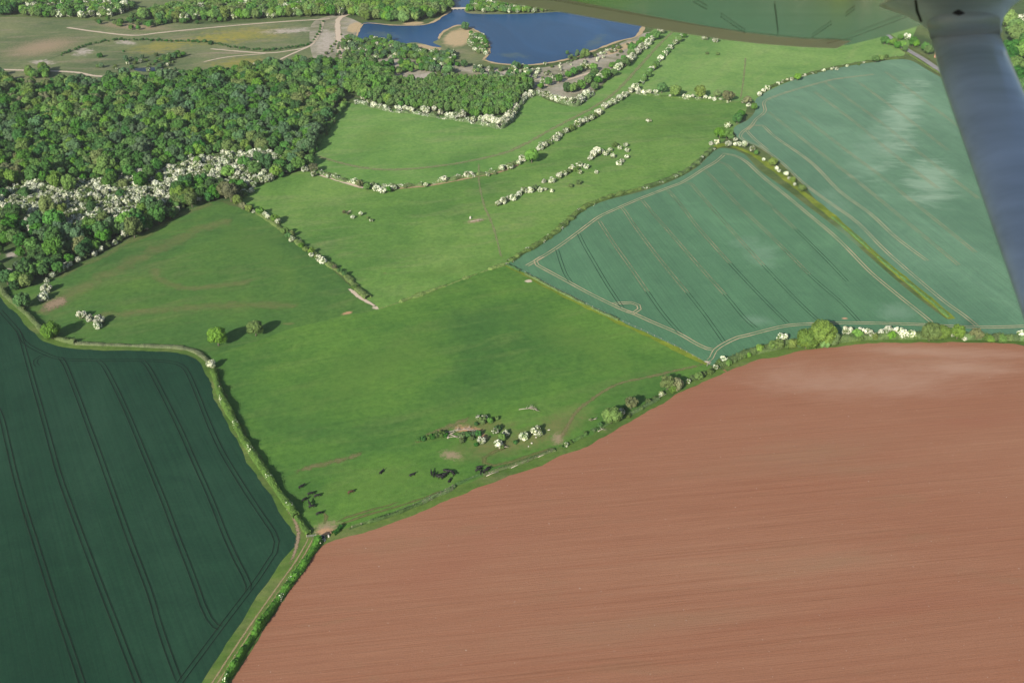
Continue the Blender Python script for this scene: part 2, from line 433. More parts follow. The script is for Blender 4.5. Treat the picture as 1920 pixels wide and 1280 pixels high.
def patch(name, px, py, rx, ry, mat, label, rot=0.0, cat='worn ground'):
    """a soft-rimmed change of ground colour, written into the material of the land it lies on"""
    c = Vector(G(px, py)); cr, sr_ = math.cos(R(rot)), math.sin(R(rot))
    a = Vector(G(px + rx * cr, py + rx * sr_)) - Vector(G(px - rx * cr, py - rx * sr_))
    b = Vector(G(px - ry * sr_, py + ry * cr)) - Vector(G(px + ry * sr_, py - ry * cr))
    a, b = a / 2, b / 2
    det = a.x * b.y - a.y * b.x
    r0, r1 = (b.y / det, -b.x / det), (-a.y / det, a.x / det)
    mt = M['ground']
    for pts, m in FIELDS:
        if inside(c, pts): mt = m
    k = NTS[mt.name]; key = mat.name
    c1, c2, st_, scale, lo, srot, stretch, patchy = SOFT[key]
    if key not in k.cache:
        p = k.pos(); q = k.mapping(p, stretch, (0, 0, srot))
        n = k.noise(q, scale, 6, 0.72, 0.5); n2 = k.noise(q, scale * 2.7, 4, 0.7)
        k.cache[key] = (p, k.mr(n, 0.3, 0.7, patchy, -patchy), k.mix(k.mr(n2, 0.35, 0.65, 0, 1), c1, c2))
    p, nz, colr = k.cache[key]
    sub = k.new('ShaderNodeVectorMath', operation='SUBTRACT'); k.l.new(p, sub.inputs[0]); sub.inputs[1].default_value = (c.x, c.y, 0)
    ds = []
    for rr in (r0, r1):
        d = k.new('ShaderNodeVectorMath', operation='DOT_PRODUCT'); k.l.new(sub.outputs[0], d.inputs[0]); d.inputs[1].default_value = (rr[0], rr[1], 0)
        ds.append(k.math('MULTIPLY', d.outputs['Value'], d.outputs['Value']))
    rad = k.math('SQRT', k.math('ADD', ds[0], ds[1]))
    al = k.mr(k.math('ADD', rad, nz), lo, 1.1, st_, 0.0); al.node.interpolation_type = 'SMOOTHSTEP'
    al = k.math('MULTIPLY', al, k.mr(rad, 0.9, 1.35, 1.0, 0.0))
    k.col = k.mix(al, k.col, colr); k.l.new(k.col, k.b.inputs['Base Color'])
def wheel_tracks(pts, mat, label, gap=2.0, w=0.62, z=None):
    P = smooth(GP(pts), 4.0); z = z or zup(); v = []; f = []; uv = []
    n = len(P)
    for s in (-1, 1):
        Q = []
        for i, p in enumerate(P):
            t = P[min(i+1, n-1)] - P[max(i-1, 0)]
            t = t.normalized() if t.length > 1e-6 else Vector((1, 0))
            Q.append(p + Vector((-t.y, t.x)) * (gap * 0.5 * s))
        a, b, c = ribbon_mesh('w', Q, w, mat, z, 0.15)
        o = len(v); v += a; uv += c; f += [tuple(i + o for i in q) for q in b]
    return tag(link('wheel_track', finish_uv('wheel_track', v, f, uv, mat)), label, 'wheel track', None, 'structure')

g = 14000
ground = link('ground', mesh_py('ground', [(-g, -g, 0), (g, -g, 0), (g, g, 0), (-g, g, 0)], [(0, 1, 2, 3)], [M['ground']]))
tag(ground, 'rough green farmland running on to the horizon', 'ground', None, 'structure')

PLOUGH_PTS = [(395, 1335), (431, 1282), (468, 1226), (494, 1182), (521, 1139), (548, 1099), (571, 1063), (592, 1036), (612, 1020), (650, 1002), (687, 990),
  (728, 978), (791, 952), (832, 934), (920, 900), (989, 875), (1068, 842), (1104, 829), (1160, 797), (1190, 780), (1252, 743), (1315, 713),
  (1352, 695), (1415, 675), (1481, 661), (1562, 649), (1630, 642), (1711, 640), (1806, 641), (1887, 643), (1920, 648), (2010, 668), (2250, 740),
  (2500, 1000), (2500, 1500), (1400, 1500), (400, 1500)]
PAST_PTS = [(712, 580), (655, 590), (600, 603), (540, 618), (480, 640), (430, 655), (398, 668), (404, 700), (414, 730), (432, 770), (450, 812), (476, 856), (500, 892),
  (522, 922), (542, 950), (562, 976), (582, 1002), (600, 1012), (625, 1008), (650, 1002), (687, 990), (728, 978), (791, 952), (832, 934), (920, 900),
  (989, 875), (1068, 842), (1104, 829), (1160, 797), (1190, 780), (1252, 743), (1315, 713), (1345, 695), (1325, 682), (1265, 650), (1202, 620),
  (1157, 600), (1100, 572), (1040, 541), (985, 512), (950, 497), (880, 517), (800, 547)]
NW_PTS = [(400, 378), (320, 407), (283, 433), (233, 453), (187, 480), (143, 497), (97, 527), (27, 543), (4, 540), (18, 560), (40, 585), (63, 606), (85, 624), (110, 638), (145, 645),
  (219, 648), (306, 651), (361, 657), (389, 677), (420, 680), (480, 645), (540, 622), (600, 607), (655, 594), (712, 582), (690, 562), (660, 540), (630, 512), (600, 487), (565, 460), (530, 430),
  (500, 408), (470, 395), (430, 385)]
P1_PTS = [(455, 385), (470, 352), (560, 322), (600, 330), (660, 346), (720, 352), (800, 345), (890, 327), (950, 315), (1000, 287), (1060, 250), (1120, 212),
  (1190, 172), (1250, 180), (1370, 188), (1400, 200), (1380, 240), (1345, 275), (1300, 312), (1250, 338), (1200, 356), (1127, 376), (1080, 402), (1043, 435),
  (993, 468), (950, 497), (880, 519), (800, 549), (712, 583), (690, 562), (640, 515), (600, 487), (550, 445), (500, 408)]
P2_PTS = [(645, 195), (620, 235), (590, 290), (575, 312), (600, 330), (660, 346), (720, 352), (800, 345), (890, 327), (950, 315), (1000, 287), (1060, 250),
  (1120, 212), (1190, 172), (1240, 105), (1300, 55), (1270, 30), (1220, 60), (1150, 140), (1110, 180), (1080, 200), (1030, 190), (1000, 175), (975, 195), (955, 235), (925, 240), (850, 222),
  (780, 210), (700, 200)]
P3_PTS = [(1192, 172), (1240, 105), (1300, 45), (1400, -40), (1700, -20), (1700, 95), (1640, 113), (1556, 131), (1489, 150), (1444, 169), (1415, 190), (1370, 190), (1260, 182)]
L_PTS = [(-60, 500), (0, 557), (20, 577), (50, 600), (73, 627), (100, 645), (153, 653), (252, 655), (328, 660), (367, 673), (385, 688), (400, 717), (409, 743), (420, 765),
  (434, 793), (465, 852), (490, 890), (515, 930), (540, 971), (553, 996), (556, 1012), (548, 1042), (519, 1089), (482, 1147), (439, 1195), (399, 1245), (372, 1290),
  (320, 1400), (-300, 1400), (-400, 700)]
M_PTS = [(953, 495), (993, 471), (1043, 438), (1080, 405), (1127, 379), (1200, 360), (1256, 341), (1305, 315), (1339, 283), (1362, 278), (1395, 289), (1425, 320), (1470, 352),
  (1511, 384), (1575, 433), (1631, 482), (1687, 531), (1744, 576), (1774, 598), (1800, 620), (1700, 632), (1600, 636), (1520, 648), (1400, 672), (1350, 690), (1325, 682),
  (1265, 650), (1202, 620), (1157, 600), (1100, 572), (1040, 541), (985, 512)]
R_PTS = [(1417, 187), (1444, 169), (1489, 150), (1556, 131), (1631, 118), (1699, 112), (1740, 132), (1800, 168), (1900, 235), (2300, 420), (2300, 640), (1960, 632), (1800, 620), (1774, 594), (1744, 566),
  (1687, 520), (1631, 470), (1575, 420), (1530, 375), (1505, 345), (1462, 304), (1425, 277), (1387, 262), (1376, 240), (1402, 225), (1416, 208)]
HEATH_PTS = [(-200, 40), (0, 32), (200, 40), (380, 45), (520, 40), (640, 30), (655, 60), (640, 110), (650, 130), (560, 140), (467, 150), (283, 165), (117, 172), (33, 165), (-200, 150)]
WOOD_PTS = [(-200, 150), (0, 140), (33, 160), (117, 163), (167, 160), (283, 150), (367, 143), (467, 133), (567, 123), (640, 120), (655, 140), (650, 175), (610, 235), (575, 300),
  (560, 325), (470, 350), (440, 375), (400, 378), (320, 407), (283, 433), (233, 453), (187, 480), (143, 497), (97, 527), (27, 543), (-120, 520), (-260, 300)]
PLANT_PTS = [(640, 130), (690, 128), (767, 163), (850, 152), (917, 155), (983, 153), (1000, 166), (977, 182), (958, 213), (935, 220), (893, 222), (833, 210), (780, 204), (733, 202), (680, 190), (650, 175)]

sheet('woodland_floor', WOOD_PTS, M['floor'], 'dark leaf-strewn floor under the big wood at left', 'ground')
sheet('woodland_floor', PLANT_PTS, M['floor'], 'dark floor under the even plantation block south of the lake', 'ground')
sheet('rough_grassland', HEATH_PTS, M['heath'], 'dry olive and brown grassland above the wood at top left', 'grassland')
sheet('rough_grassland', [(-200, -30), (0, -25), (300, -35), (640, -45), (640, 5), (420, 12), (250, 16), (40, 22), (-200, 30)], M['heath'], 'pale grassland strip beyond the tree belt, top left corner', 'grassland')
sheet('spoil_ground', [(585, 45), (640, 30), (700, 60), (690, 90), (760, 110), (900, 125), (1010, 128), (1120, 100), (1210, 62), (1240, 70), (1150, 140), (1080, 190), (1000, 166), (917, 156), (850, 153),
  (767, 165), (690, 130), (640, 120), (590, 115)], M['spoil'], 'pale stony old quarry ground with scattered grass south of lake', 'ground')
sheet('lake', [(667, 72), (683, 43), (740, 47), (800, 45), (833, 28), (847, 20), (850, -20), (900, -60), (1300, -60), (1290, 10), (1210, 43), (1200, 67), (1160, 77), (1117, 93),
  (1067, 110), (1000, 122), (933, 120), (912, 112), (905, 100), (860, 98), (800, 95), (757, 86), (700, 78)], M['water'], 'deep blue quarry lake at the top of the view', 'lake')
sheet('peninsula', [(757, 84), (780, 80), (813, 88), (828, 88), (812, 80), (822, 74), (830, 60), (860, 48), (880, 52), (900, 62), (912, 78), (915, 98), (903, 118), (860, 118), (800, 104), (757, 94)], M['heath'],
  'low grassy spit reaching into the lake', 'ground', step=3)
sheet('causeway', [(873, 14), (900, 6), (950, 5), (1000, 8), (1060, 14), (1080, 20), (1010, 25), (960, 27), (900, 27), (874, 24)], M['heath'], 'narrow overgrown causeway across the top of the lake', 'ground', step=3)
sheet('upper_pasture', P2_PTS, M['p2'], 'light green pasture between the hawthorn-edged plantation and curved hedgerow', 'pasture')
sheet('far_pasture', P3_PTS, M['p3'], 'pale green pasture below the aeroplane wing', 'pasture')
sheet('meadow', P1_PTS, M['p1'], 'yellow-green meadow curving through the middle of the view', 'pasture')
sheet('dome_pasture', NW_PTS, M['nw'], 'domed pasture with brown streaks beside the wood', 'pasture')
sheet('pasture', PAST_PTS, M['pasture'], 'large bright green pasture with cattle in the centre', 'pasture')
sheet('crop_field', M_PTS, M['crop_m'], 'blue-green cereal field with pale tramlines right of centre', 'field')
sheet('crop_field', R_PTS, M['crop_r'], 'pale blue-green cereal field behind the wing strut', 'field')
sheet('crop_field', L_PTS, M['crop_l'], 'dark green cereal field filling the lower left corner', 'field')
sheet('ploughed_field', PLOUGH_PTS, M['plough'], 'smooth red-brown tilled field filling the lower right', 'field', jitter=0.9, step=1.2)
sheet('woodland_floor', [(1890, 0), (1990, -30), (2200, 100), (2200, 320), (1980, 250), (1915, 150), (1880, 60)], M['floor'], 'woodland floor right of the wing strut', 'ground')

# margins
ribbon_solid = []
def margin(pts, width, mat, label, z=None, wj=0.25):
    P = smooth(GP(pts), 2.5); v, f, uv = ribbon_mesh('m', P, width, mat, z or zup(), wj)
    return tag(link('field_margin', finish_uv('field_margin', v, f, uv, mat)), label, 'grass margin', None, 'structure')
margin([(598, 1015), (640, 1001), (687, 987), (728, 975), (791, 949), (832, 931), (920, 897), (989, 872), (1068, 839), (1104, 826), (1160, 794), (1190, 777), (1252, 740), (1315, 710), (1352, 692)], 6.0, M['margin'], 'green grass margin between the cattle pasture and the red field')
margin([(1352, 688), (1415, 668), (1481, 654), (1562, 642), (1630, 636), (1711, 634), (1806, 635), (1887, 637), (1990, 650)], 9.0, M['margin'], 'green grass margin under the tree row along the red field')
margin([(590, 1010), (560, 1045), (530, 1085), (500, 1130), (470, 1178), (440, 1225), (405, 1280), (380, 1320)], 10.0, M['margin'], 'rough green verge beside the farm track at lower left', wj=.09)
margin([(1335, 279), (1362, 272), (1412, 290), (1460, 325), (1511, 366), (1560, 405), (1600, 440), (1650, 485), (1700, 527), (1744, 563), (1785, 598)], 5.0, M['margin_y'], 'yellow-green grass strip dividing the two pale crop fields')
margin([(950, 498), (985, 516), (1040, 545), (1100, 575), (1157, 603), (1202, 623), (1265, 653), (1325, 683)], 3.2, M['margin_y'], 'thin yellow-green verge along the fence of the blue-green crop', wj=0.5)
margin([(0, 545), (25, 572), (50, 595), (70, 618), (100, 640), (150, 649), (219, 651), (306, 654), (361, 661), (385, 679), (400, 703), (411, 738), (426, 770), (445, 803), (470, 850), (496, 892), (522, 930), (545, 965), (562, 990), (580, 1008)], 6.0, M['hedge_floor'] if 'hedge_floor' in M else M['margin'], 'grassy bank under the hedge round the dark crop field')
ribbon('dry_verge', [(400, 381), (320, 411), (283, 437), (233, 457), (187, 484), (143, 501), (105, 525)], 9, M['dry_arc'], 'brown dry verge of the domed pasture along the wood edge')

# dry streaks, worn patches
ribbon('dry_streak', [(70, 590), (120, 560), (190, 520), (260, 485), (330, 450), (390, 425), (440, 415)], 20, M['dry_arc'], 'long brown curved streak across the domed pasture')
ribbon('dry_streak', [(72, 585), (95, 572), (130, 560)], 14, M['pinky'], 'bare brown patch at the lower left end of the domed pasture')
ribbon('dry_streak', [(290, 500), (300, 525), (350, 540), (420, 535), (480, 525)], 10, M['dry_arc'], 'faint brown ring mark in the middle of the domed pasture')
ribbon('dry_streak', [(180, 590), (280, 585), (380, 575), (480, 572), (560, 575)], 12, M['dry_arc'], 'faint brown streak above the two round trees')
ribbon('worn_streak', [(550, 883), (600, 872), (640, 862), (685, 850)], 5, M['track_soft'], 'brown worn streak in the lower left of the cattle pasture')
patch('bare_soil', 651, 587, 12, 3.2, M['soil'], 'small bare soil scrape near the meadow corner', -12)
patch('bare_soil', 612, 990, 34, 16, M['pinky'], 'trampled red ground at the gateway beside the trough', -15)
patch('bare_soil', 612, 998, 24, 10, M['soil'], 'bare orange soil in front of the trough')
for pts in ([(612, 985), (650, 970), (700, 955), (760, 938)], [(620, 990), (680, 968), (760, 945), (830, 920)], [(605, 985), (612, 968), (606, 955)]):
    ribbon('cattle_path', pts, 2.0, M['dry'], {760: 'faint cattle path leaving the gateway, upper one', 830: 'faint cattle path running along the lower hedge', 606: 'short faint cattle path above the trough'}[pts[-1][0]])
patch('dry_ground', 905, 800, 70, 22, M['dry'], 'dry turf round the shrubs', 0)
patch('dry_ground', 945, 835, 120, 28, M['dry'], 'dry yellowish turf of the old hollow in the pasture', -8)
patch('dry_ground', 1040, 800, 90, 32, M['dry'], 'dry turf beside the track end', -25)
ribbon('bare_bank', [(770, 832), (800, 818), (835, 803), (865, 790), (885, 785)], 4.5, M['track_soft'], 'curved red bank above the dead wood')
patch('bare_soil', 878, 806, 34, 10, M['soil'], 'orange bare soil round the dead wood pile', 8)
patch('bare_soil', 905, 818, 12, 7, M['soil'], 'orange bare soil under the white hawthorn in the hollow', 20)
patch('bare_soil', 846, 853, 26, 11, M['pinky'], 'grey-pink trampled patch under the hollow', 8)
patch('bare_soil', 1046, 822, 14, 15, M['pinky'], 'worn pale ground where the track meets the hedge', 20)
ribbon('worn_loop', [(955, 822), (948, 838), (925, 848), (908, 858), (908, 868), (925, 873), (960, 866), (1000, 852), (1040, 840)], 3.6, M['dry'], 'worn loop of dry turf near the red field edge')
ribbon('farm_track', [(1323, 683), (1280, 692), (1220, 706), (1165, 718), (1135, 732), (1105, 752), (1078, 775), (1064, 800), (1048, 826)], 3.2, M['track_soft'], 'faint curving farm track across the cattle pasture', 'track')
wheel_tracks([(585, 1006), (559, 1052), (527, 1097), (484, 1158), (450, 1208), (405, 1277), (380, 1320)], M['track_rut'], 'rutted earth farm track running down to the bottom edge', 1.9, 1.0)
ribbon('bare_edge', [(512, 905), (535, 945), (553, 975), (560, 998), (553, 1035), (540, 1060)], 2.2, M['pinky'], 'bare soil edge of the dark crop near the gateway')
ribbon('earth_bank', [(600, 328), (640, 340), (662, 347), (690, 355)], 4.5, M['sand'], 'pale earth bank at the left end of curved hedgerow')
ribbon('earth_bank', [(740, 354), (800, 349), (850, 340), (905, 329), (940, 322), (975, 308)], 3.5, M['tan'], 'brown earth bank along the middle of the curved hedgerow')
ribbon('sandy_path', [(655, 540), (670, 555), (690, 567), (705, 577)], 3.0, M['sand'], 'pale bare strip at the lower end of the tree row')
patch('bare_soil', 706, 577, 9, 3.5, M['sand'], 'pale bare gateway corner between three pastures')
patch('bare_soil', 950, 496, 8, 3.5, M['sand'], 'pale bare gateway at the fence top')
patch('bare_soil', 991, 527, 8, 3.2, M['sand'], 'pale stony spot beside the fence')
patch('bare_soil', 1325, 680, 9, 4, M['sand'], 'pale gateway at the bottom corner of the crop')
patch('bare_soil', 1584, 597, 7, 2.2, M['soil'], 'small red bare spot in the crop above the white hawthorns')
patch('bare_soil', 722, 512, 6, 3, M['dry'], 'small dry ring in the meadow')
patch('bare_soil', 540, 607, 14, 2.5, M['dry'], 'dry smear between the pastures')
patch('bare_soil', 892, 414, 22, 5, M['pinky'], 'brown brushwood patch in the meadow', -10)
ribbon('footpath', [(898, 307), (898, 340), (907, 383), (917, 407), (927, 433), (940, 483)], 2.2, M['tan_faint'], 'faint footpath crossing the meadow', 'path')
ribbon('footpath', [(593, 292), (643, 307), (710, 318), (793, 315), (877, 303), (960, 282), (1043, 238), (1110, 203), (1160, 167), (1240, 80), (1285, 40)], 5.0, M['tan_faint'], 'worn brown path curving through the upper pasture', 'path')
ribbon('footpath', [(1398, 108), (1394, 150), (1388, 188)], 2.2, M['tan_faint'], 'faint path down the far pasture', 'path')
for i, (x, y, a, b, r, mt, lb) in enumerate([
    (760, 470, 120, 30, -8, 'lush', 'darker lush grass left of centre in the meadow'), (850, 505, 120, 14, -12, 'bright', 'bright grass along the lower meadow edge'),
    (620, 400, 110, 22, -5, 'lush', 'darker grass in the left part of the meadow'), (1250, 235, 120, 26, -14, 'bright', 'lighter grass in the right part of the meadow'),
    (880, 290, 130, 22, -12, 'lush', 'darker grass in the upper pasture below the plantation'), (700, 260, 60, 30, -20, 'bright', 'lighter grass at the left of the upper pasture'),
    (700, 690, 200, 60, -25, 'bright', 'bright grass in the middle of the cattle pasture'), (520, 760, 110, 50, 40, 'lush', 'dark grass on the left of the cattle pasture'),
    (1080, 640, 160, 40, 25, 'bright', 'bright grass along the fence in the cattle pasture'), (900, 600, 140, 34, -14, 'lush', 'dark grass at the top of the cattle pasture'),
    (720, 905, 150, 34, -14, 'bright', 'bright grass where the cattle graze'), (870, 740, 170, 26, -8, 'lush', 'dark grass above the hollow'),
    (470, 450, 100, 40, 20, 'bright', 'bright grass at the top of the domed pasture'), (330, 620, 130, 18, 0, 'lush', 'dark grass at the foot of the domed pasture')]):
    patch('grass_patch', x, y, a, b, M[mt], lb, r, 'grass')
for x, y, a, b, r, mt, lb in [(1690, 225, 42, 115, 22, 'pale_crop', 'pale band of wind-combed crop and painted window glare left of the strut'), (1740, 340, 62, 52, 15, 'pale_crop', 'pale swirl of crop and painted window glare beside the strut'),
    (1640, 260, 36, 90, 30, 'pale_crop2', 'paler band of crop right of the tramlines'), (1690, 585, 58, 26, 8, 'pale_crop2', 'whitish thin crop near the bottom of the strip'),
    (1590, 440, 50, 28, 35, 'pale_crop2', 'pale crop beside the yellow strip'), (1420, 470, 60, 30, 20, 'pale_crop2', 'pale crop in the middle of the blue-green field'), (1420, 600, 34, 12, 10, 'pale_crop2', 'pale crop near the lower tramline'),
    (1560, 380, 40, 26, 25, 'pale_crop2', 'pale crop at the top of the yellow strip')]:
    patch('crop_patch', x, y, a, b, M[mt], lb, r, 'crop')
for x, y, a, b, r, mt, lb in [(1690, 715, 330, 60, 0, 'pale_soil', 'pale dry band with painted glare at the top right of the red field'), (1500, 860, 260, 50, -5, 'olive_soil', 'brownish band in the upper middle of the red field'),
    (1300, 770, 220, 32, -28, 'red_soil', 'redder soil along the upper left edge of the red field'), (1820, 790, 160, 18, -4, 'red_soil', 'red band at the right edge of the tilled field'),
    (1560, 1060, 200, 26, -5, 'olive_soil', 'faint greenish band low in the red field'), (1200, 1170, 300, 40, -6, 'olive_soil', 'brownish patch low in the red field'),
    (850, 1060, 200, 60, -20, 'red_soil', 'redder soil at the left of the tilled field'), (1700, 1130, 220, 30, -6, 'red_soil', 'redder band in the lower right of the tilled field'),
    (1800, 690, 160, 22, 3, 'pale_soil', 'palest soil and painted glare below the trees at right'), (1750, 660, 200, 14, 2, 'pale_soil', 'palest soil and painted glare just below the hedge at right')]:
    patch('soil_patch', x, y, a, b, M[mt], lb, r, 'soil')

# top left: tracks, spoil, flowers
ribbon('gravel_track', [(-60, 128), (0, 131), (70, 133), (140, 136), (180, 143), (240, 145), (290, 149)], 5.5, M['sand'], 'pale gravel track along the top of the wood', 'track')
ribbon('gravel_track', [(620, 36), (520, 42), (400, 52), (300, 62), (250, 67), (180, 60), (125, 52)], 5.0, M['sand'], 'pale gravel track crossing the top left grassland', 'track')
ribbon('gravel_track', [(394, 92), (450, 97), (500, 100), (540, 96), (582, 86), (600, 60), (606, 40)], 4.0, M['sand'], 'thin gravel track bending round the yellow-flowered field', 'track')
ribbon('gravel_track', [(470, 136), (500, 125), (540, 105), (582, 87)], 3.5, M['sand'], 'short gravel track joining the bend from below', 'track')
ribbon('gravel_track', [(380, 117), (430, 107), (500, 101)], 3.2, M['sand'], 'faint gravel track in the lower grassland', 'track')
ribbon('gravel_track', [(655, 26), (638, 34), (633, 45), (636, 80), (641, 105), (665, 116), (678, 126)], 8.5, M['sand'], 'wide pale gravel road west of the lake', 'track')
ribbon('gravel_track', [(500, 140), (560, 128), (610, 120), (645, 110)], 9.0, M['spoil_p'], 'broad pale gravel along the wood top', 'track')
ribbon('gravel_track', [(1010, 165), (1040, 156), (1075, 147), (1120, 132)], 5.0, M['sand'], 'pale gravel lane right of the plantation', 'track')
ribbon('hedge_line', [(606, 40), (598, 62), (580, 84), (500, 97), (440, 90), (395, 80), (300, 76), (210, 74), (160, 85), (110, 105), (60, 125)], 4.0, M['lush'], 'dark grass line round the flowered field', 'grass')
for x, y, a, b, r, mt, lb in [(460, 65, 110, 16, -3, 'yellow', 'yellow flowers in the long top left field'), (300, 88, 70, 14, -6, 'yellow', 'yellow flowers below the dark grass line'),
    (400, 75, 80, 10, -3, 'yellow', 'yellow flowers in the middle of the long field'), (450, 118, 70, 12, -4, 'yellow', 'yellow flowers near the wood top')]:
    patch('flower_patch', x, y, a, b, M[mt], lb, r, 'flowers')
for x, y, a, b, r, lb in [(155, 98, 22, 8, -8, 'pale bare patch at left of the grassland'), (235, 80, 24, 5, 5, 'pale bare patch left of the flowered field'), (80, 117, 24, 6, 0, 'pale bare patch at far left grassland'),
    (50, 0, 40, 4, 0, 'pale bare patch in the top left corner'), (545, 58, 60, 6, -4, 'pale bare patch near the field bend'), (220, 146, 60, 4, 3, 'pale gravel spread along the wood track'),
    (612, 80, 20, 32, 10, 'grey stony spoil beside the gravel road'), (720, 118, 50, 8, 3, 'pale spoil south of the lake scrub'), (790, 147, 58, 12, -10, 'pale spoil above the plantation'), (745, 140, 24, 8, -20, 'pale spoil at the plantation corner'),
    (950, 135, 60, 8, 3, 'pale shore stones below the lake'), (1000, 148, 60, 6, 0, 'pale stones right of the plantation top'), (1160, 92, 50, 10, -22, 'sandy shore at the right end of lake'), (665, 50, 16, 14, 0, 'pale pinkish shore at the lake head'),
    (1110, 108, 40, 8, -18, 'sandy shore near the right end of lake')]:
    patch('pale_ground', x, y, a, b, M['spoil_p'], lb, r)
for x, y, a, b, r, lb in [(862, 70, 34, 17, -15, 'tan reed bed on the lake spit'), (795, 89, 34, 6, 4, 'tan reed bed left of the spit'), (775, 44, 22, 3, -3, 'tan reed fringe under the far trees'), (665, 52, 16, 10, -20, 'tan reeds at the lake head'),
    (1165, 90, 34, 6, -22, 'tan reeds on the right lake shore')]:
    patch('reed_bed', x, y, a, b, M['reed'], lb, r, 'reeds')
for x, y, a, b, r, lb in [(720, 66, 40, 8, 6, 'greenish shallows at the lake head'), (1120, 78, 30, 12, -20, 'cloudy shallows near the right shore'), (960, 104, 40, 6, 5, 'thin weed near the lower shore')]:
    patch('shallows', x, y, a, b, M['shallow'], lb, r, 'water')
patch('dry_ground', 80, 88, 90, 18, M['pinky'], 'reddish brown heath at the far left', -10)
patch('dry_ground', 250, 50, 90, 8, M['pinky'], 'reddish brown heath below the tree belt', 4)
sheet('pond', [(250, 131), (262, 128), (290, 127), (312, 129), (300, 133), (270, 135)], M['pond'], 'small dark pond in the grassland above the wood', 'pond', step=2)
sheet('pond', [(845, 108), (852, 107), (853, 122), (847, 124)], M['pond'], 'narrow dark pool beside the lake spit', 'pond', step=2)
ribbon('lake_shore', [(905, 112), (935, 120), (1000, 122), (1067, 111), (1117, 94), (1160, 78), (1195, 68), (1209, 45)], 5, M['reed'], 'thin tan reed fringe along the lower lake shore', 'shore', wj=.6)
ribbon('lake_shore', [(667, 73), (700, 79), (757, 86), (790, 92), (828, 94)], 6, M['reed'], 'tan reed fringe along the left arm of the lake', 'shore', wj=.6)
ribbon('lake_shore', [(668, 70), (683, 45), (740, 48), (800, 46), (833, 29), (846, 21)], 4, M['reed'], 'reedy edge under the trees north of the left arm', 'shore', wj=.6)
ribbon('lake_shore', [(822, 74), (832, 60), (860, 48), (882, 53), (902, 64), (914, 80), (916, 100), (906, 112)], 4, M['reed'], 'reedy rim of the lake spit', 'shore', wj=.6)
ROAD = [(1640, 45), (1670, 72), (1698, 92), (1732, 112), (1768, 137), (1820, 172), (1900, 225), (2050, 310)]
P = smooth(GP(ROAD), 5); v, f, uv = ribbon_mesh('r', P, 6.5, M['road'], zup(), 0.0)
tag(link('road', finish_uv('road', v, f, uv, M['road'])), 'grey tarmac lane passing behind the wing strut', 'road', None, 'structure')
for s in (-1, 1):
    ribbon('road_verge', [(x + s * (3 + 0.02 * y), y - s * (2 + 0.015 * y)) for x, y in ROAD], 3, M['dry'], 'dry verge on the %s side of the tarmac lane' % ('field' if s < 0 else 'house'))
patch('bare_soil', 15, 508, 14, 6, M['spoil_p'], 'pale pit in the clearing at the left edge')
patch('bare_soil', 20, 478, 14, 6, M['spoil_p'], 'upper pale pit in the clearing at the left edge')

# ------------------------------------------------------------------ tramlines
T = wheel_tracks
lz = zup()
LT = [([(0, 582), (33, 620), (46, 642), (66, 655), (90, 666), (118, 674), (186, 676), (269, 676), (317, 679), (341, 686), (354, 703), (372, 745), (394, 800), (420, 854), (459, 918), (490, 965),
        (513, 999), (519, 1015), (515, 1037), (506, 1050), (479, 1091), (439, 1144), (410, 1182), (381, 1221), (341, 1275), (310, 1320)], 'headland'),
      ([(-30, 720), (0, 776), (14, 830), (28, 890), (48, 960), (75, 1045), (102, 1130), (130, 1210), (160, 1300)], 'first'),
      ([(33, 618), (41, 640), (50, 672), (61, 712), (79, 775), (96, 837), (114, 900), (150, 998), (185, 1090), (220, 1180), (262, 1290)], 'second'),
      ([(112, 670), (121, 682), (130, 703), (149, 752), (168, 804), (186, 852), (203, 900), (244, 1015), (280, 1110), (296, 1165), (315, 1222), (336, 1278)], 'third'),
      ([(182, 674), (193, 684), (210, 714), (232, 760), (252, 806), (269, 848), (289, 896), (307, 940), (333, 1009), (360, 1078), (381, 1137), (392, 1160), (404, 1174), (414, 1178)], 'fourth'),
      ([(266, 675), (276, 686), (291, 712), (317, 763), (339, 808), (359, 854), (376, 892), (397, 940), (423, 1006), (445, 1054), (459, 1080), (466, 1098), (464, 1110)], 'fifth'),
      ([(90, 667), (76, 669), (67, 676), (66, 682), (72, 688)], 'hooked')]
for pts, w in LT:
    T(pts, M['rut_shade'], 'dark wheel ruts, %s tramline from the left in the dark crop' % w if w not in ('headland', 'hooked') else ('dark wheel ruts circling the edge of the dark crop' if w == 'headland' else 'small hooked wheel mark in the dark crop'), 1.9, 0.42)
MH = [[(985, 500), (1004, 490), (1044, 465), (1084, 436), (1105, 420), (1127, 405), (1167, 387), (1200, 373), (1249, 354), (1282, 341), (1320, 317), (1342, 304), (1358, 290)],
      [(1350, 288), (1376, 292), (1399, 304), (1432, 334), (1470, 364), (1519, 405), (1560, 439), (1594, 472), (1631, 510), (1680, 551), (1736, 596), (1748, 607)],
      [(1020, 480), (1004, 489), (1007, 497), (1032, 511), (1067, 530), (1102, 549), (1142, 569), (1170, 582), (1187, 588), (1220, 603), (1273, 626), (1302, 643), (1325, 654), (1341, 657)],
      [(1323, 681), (1334, 671), (1341, 657), (1360, 644), (1384, 633), (1402, 629), (1432, 621), (1477, 611), (1537, 607), (1612, 606), (1725, 609), (1837, 614), (1925, 612)],
      [(1145, 570), (1161, 569), (1184, 568), (1197, 573), (1199, 580), (1187, 588), (1172, 584)]]
for pts, lb in zip(MH, ['top headland', 'yellow-strip side', 'fence side', 'tree-row side', 'turning loop']):
    T(pts, M['rut_tan'], 'pale wheel ruts on the %s of the blue-green crop' % lb, 2.0, 0.85)
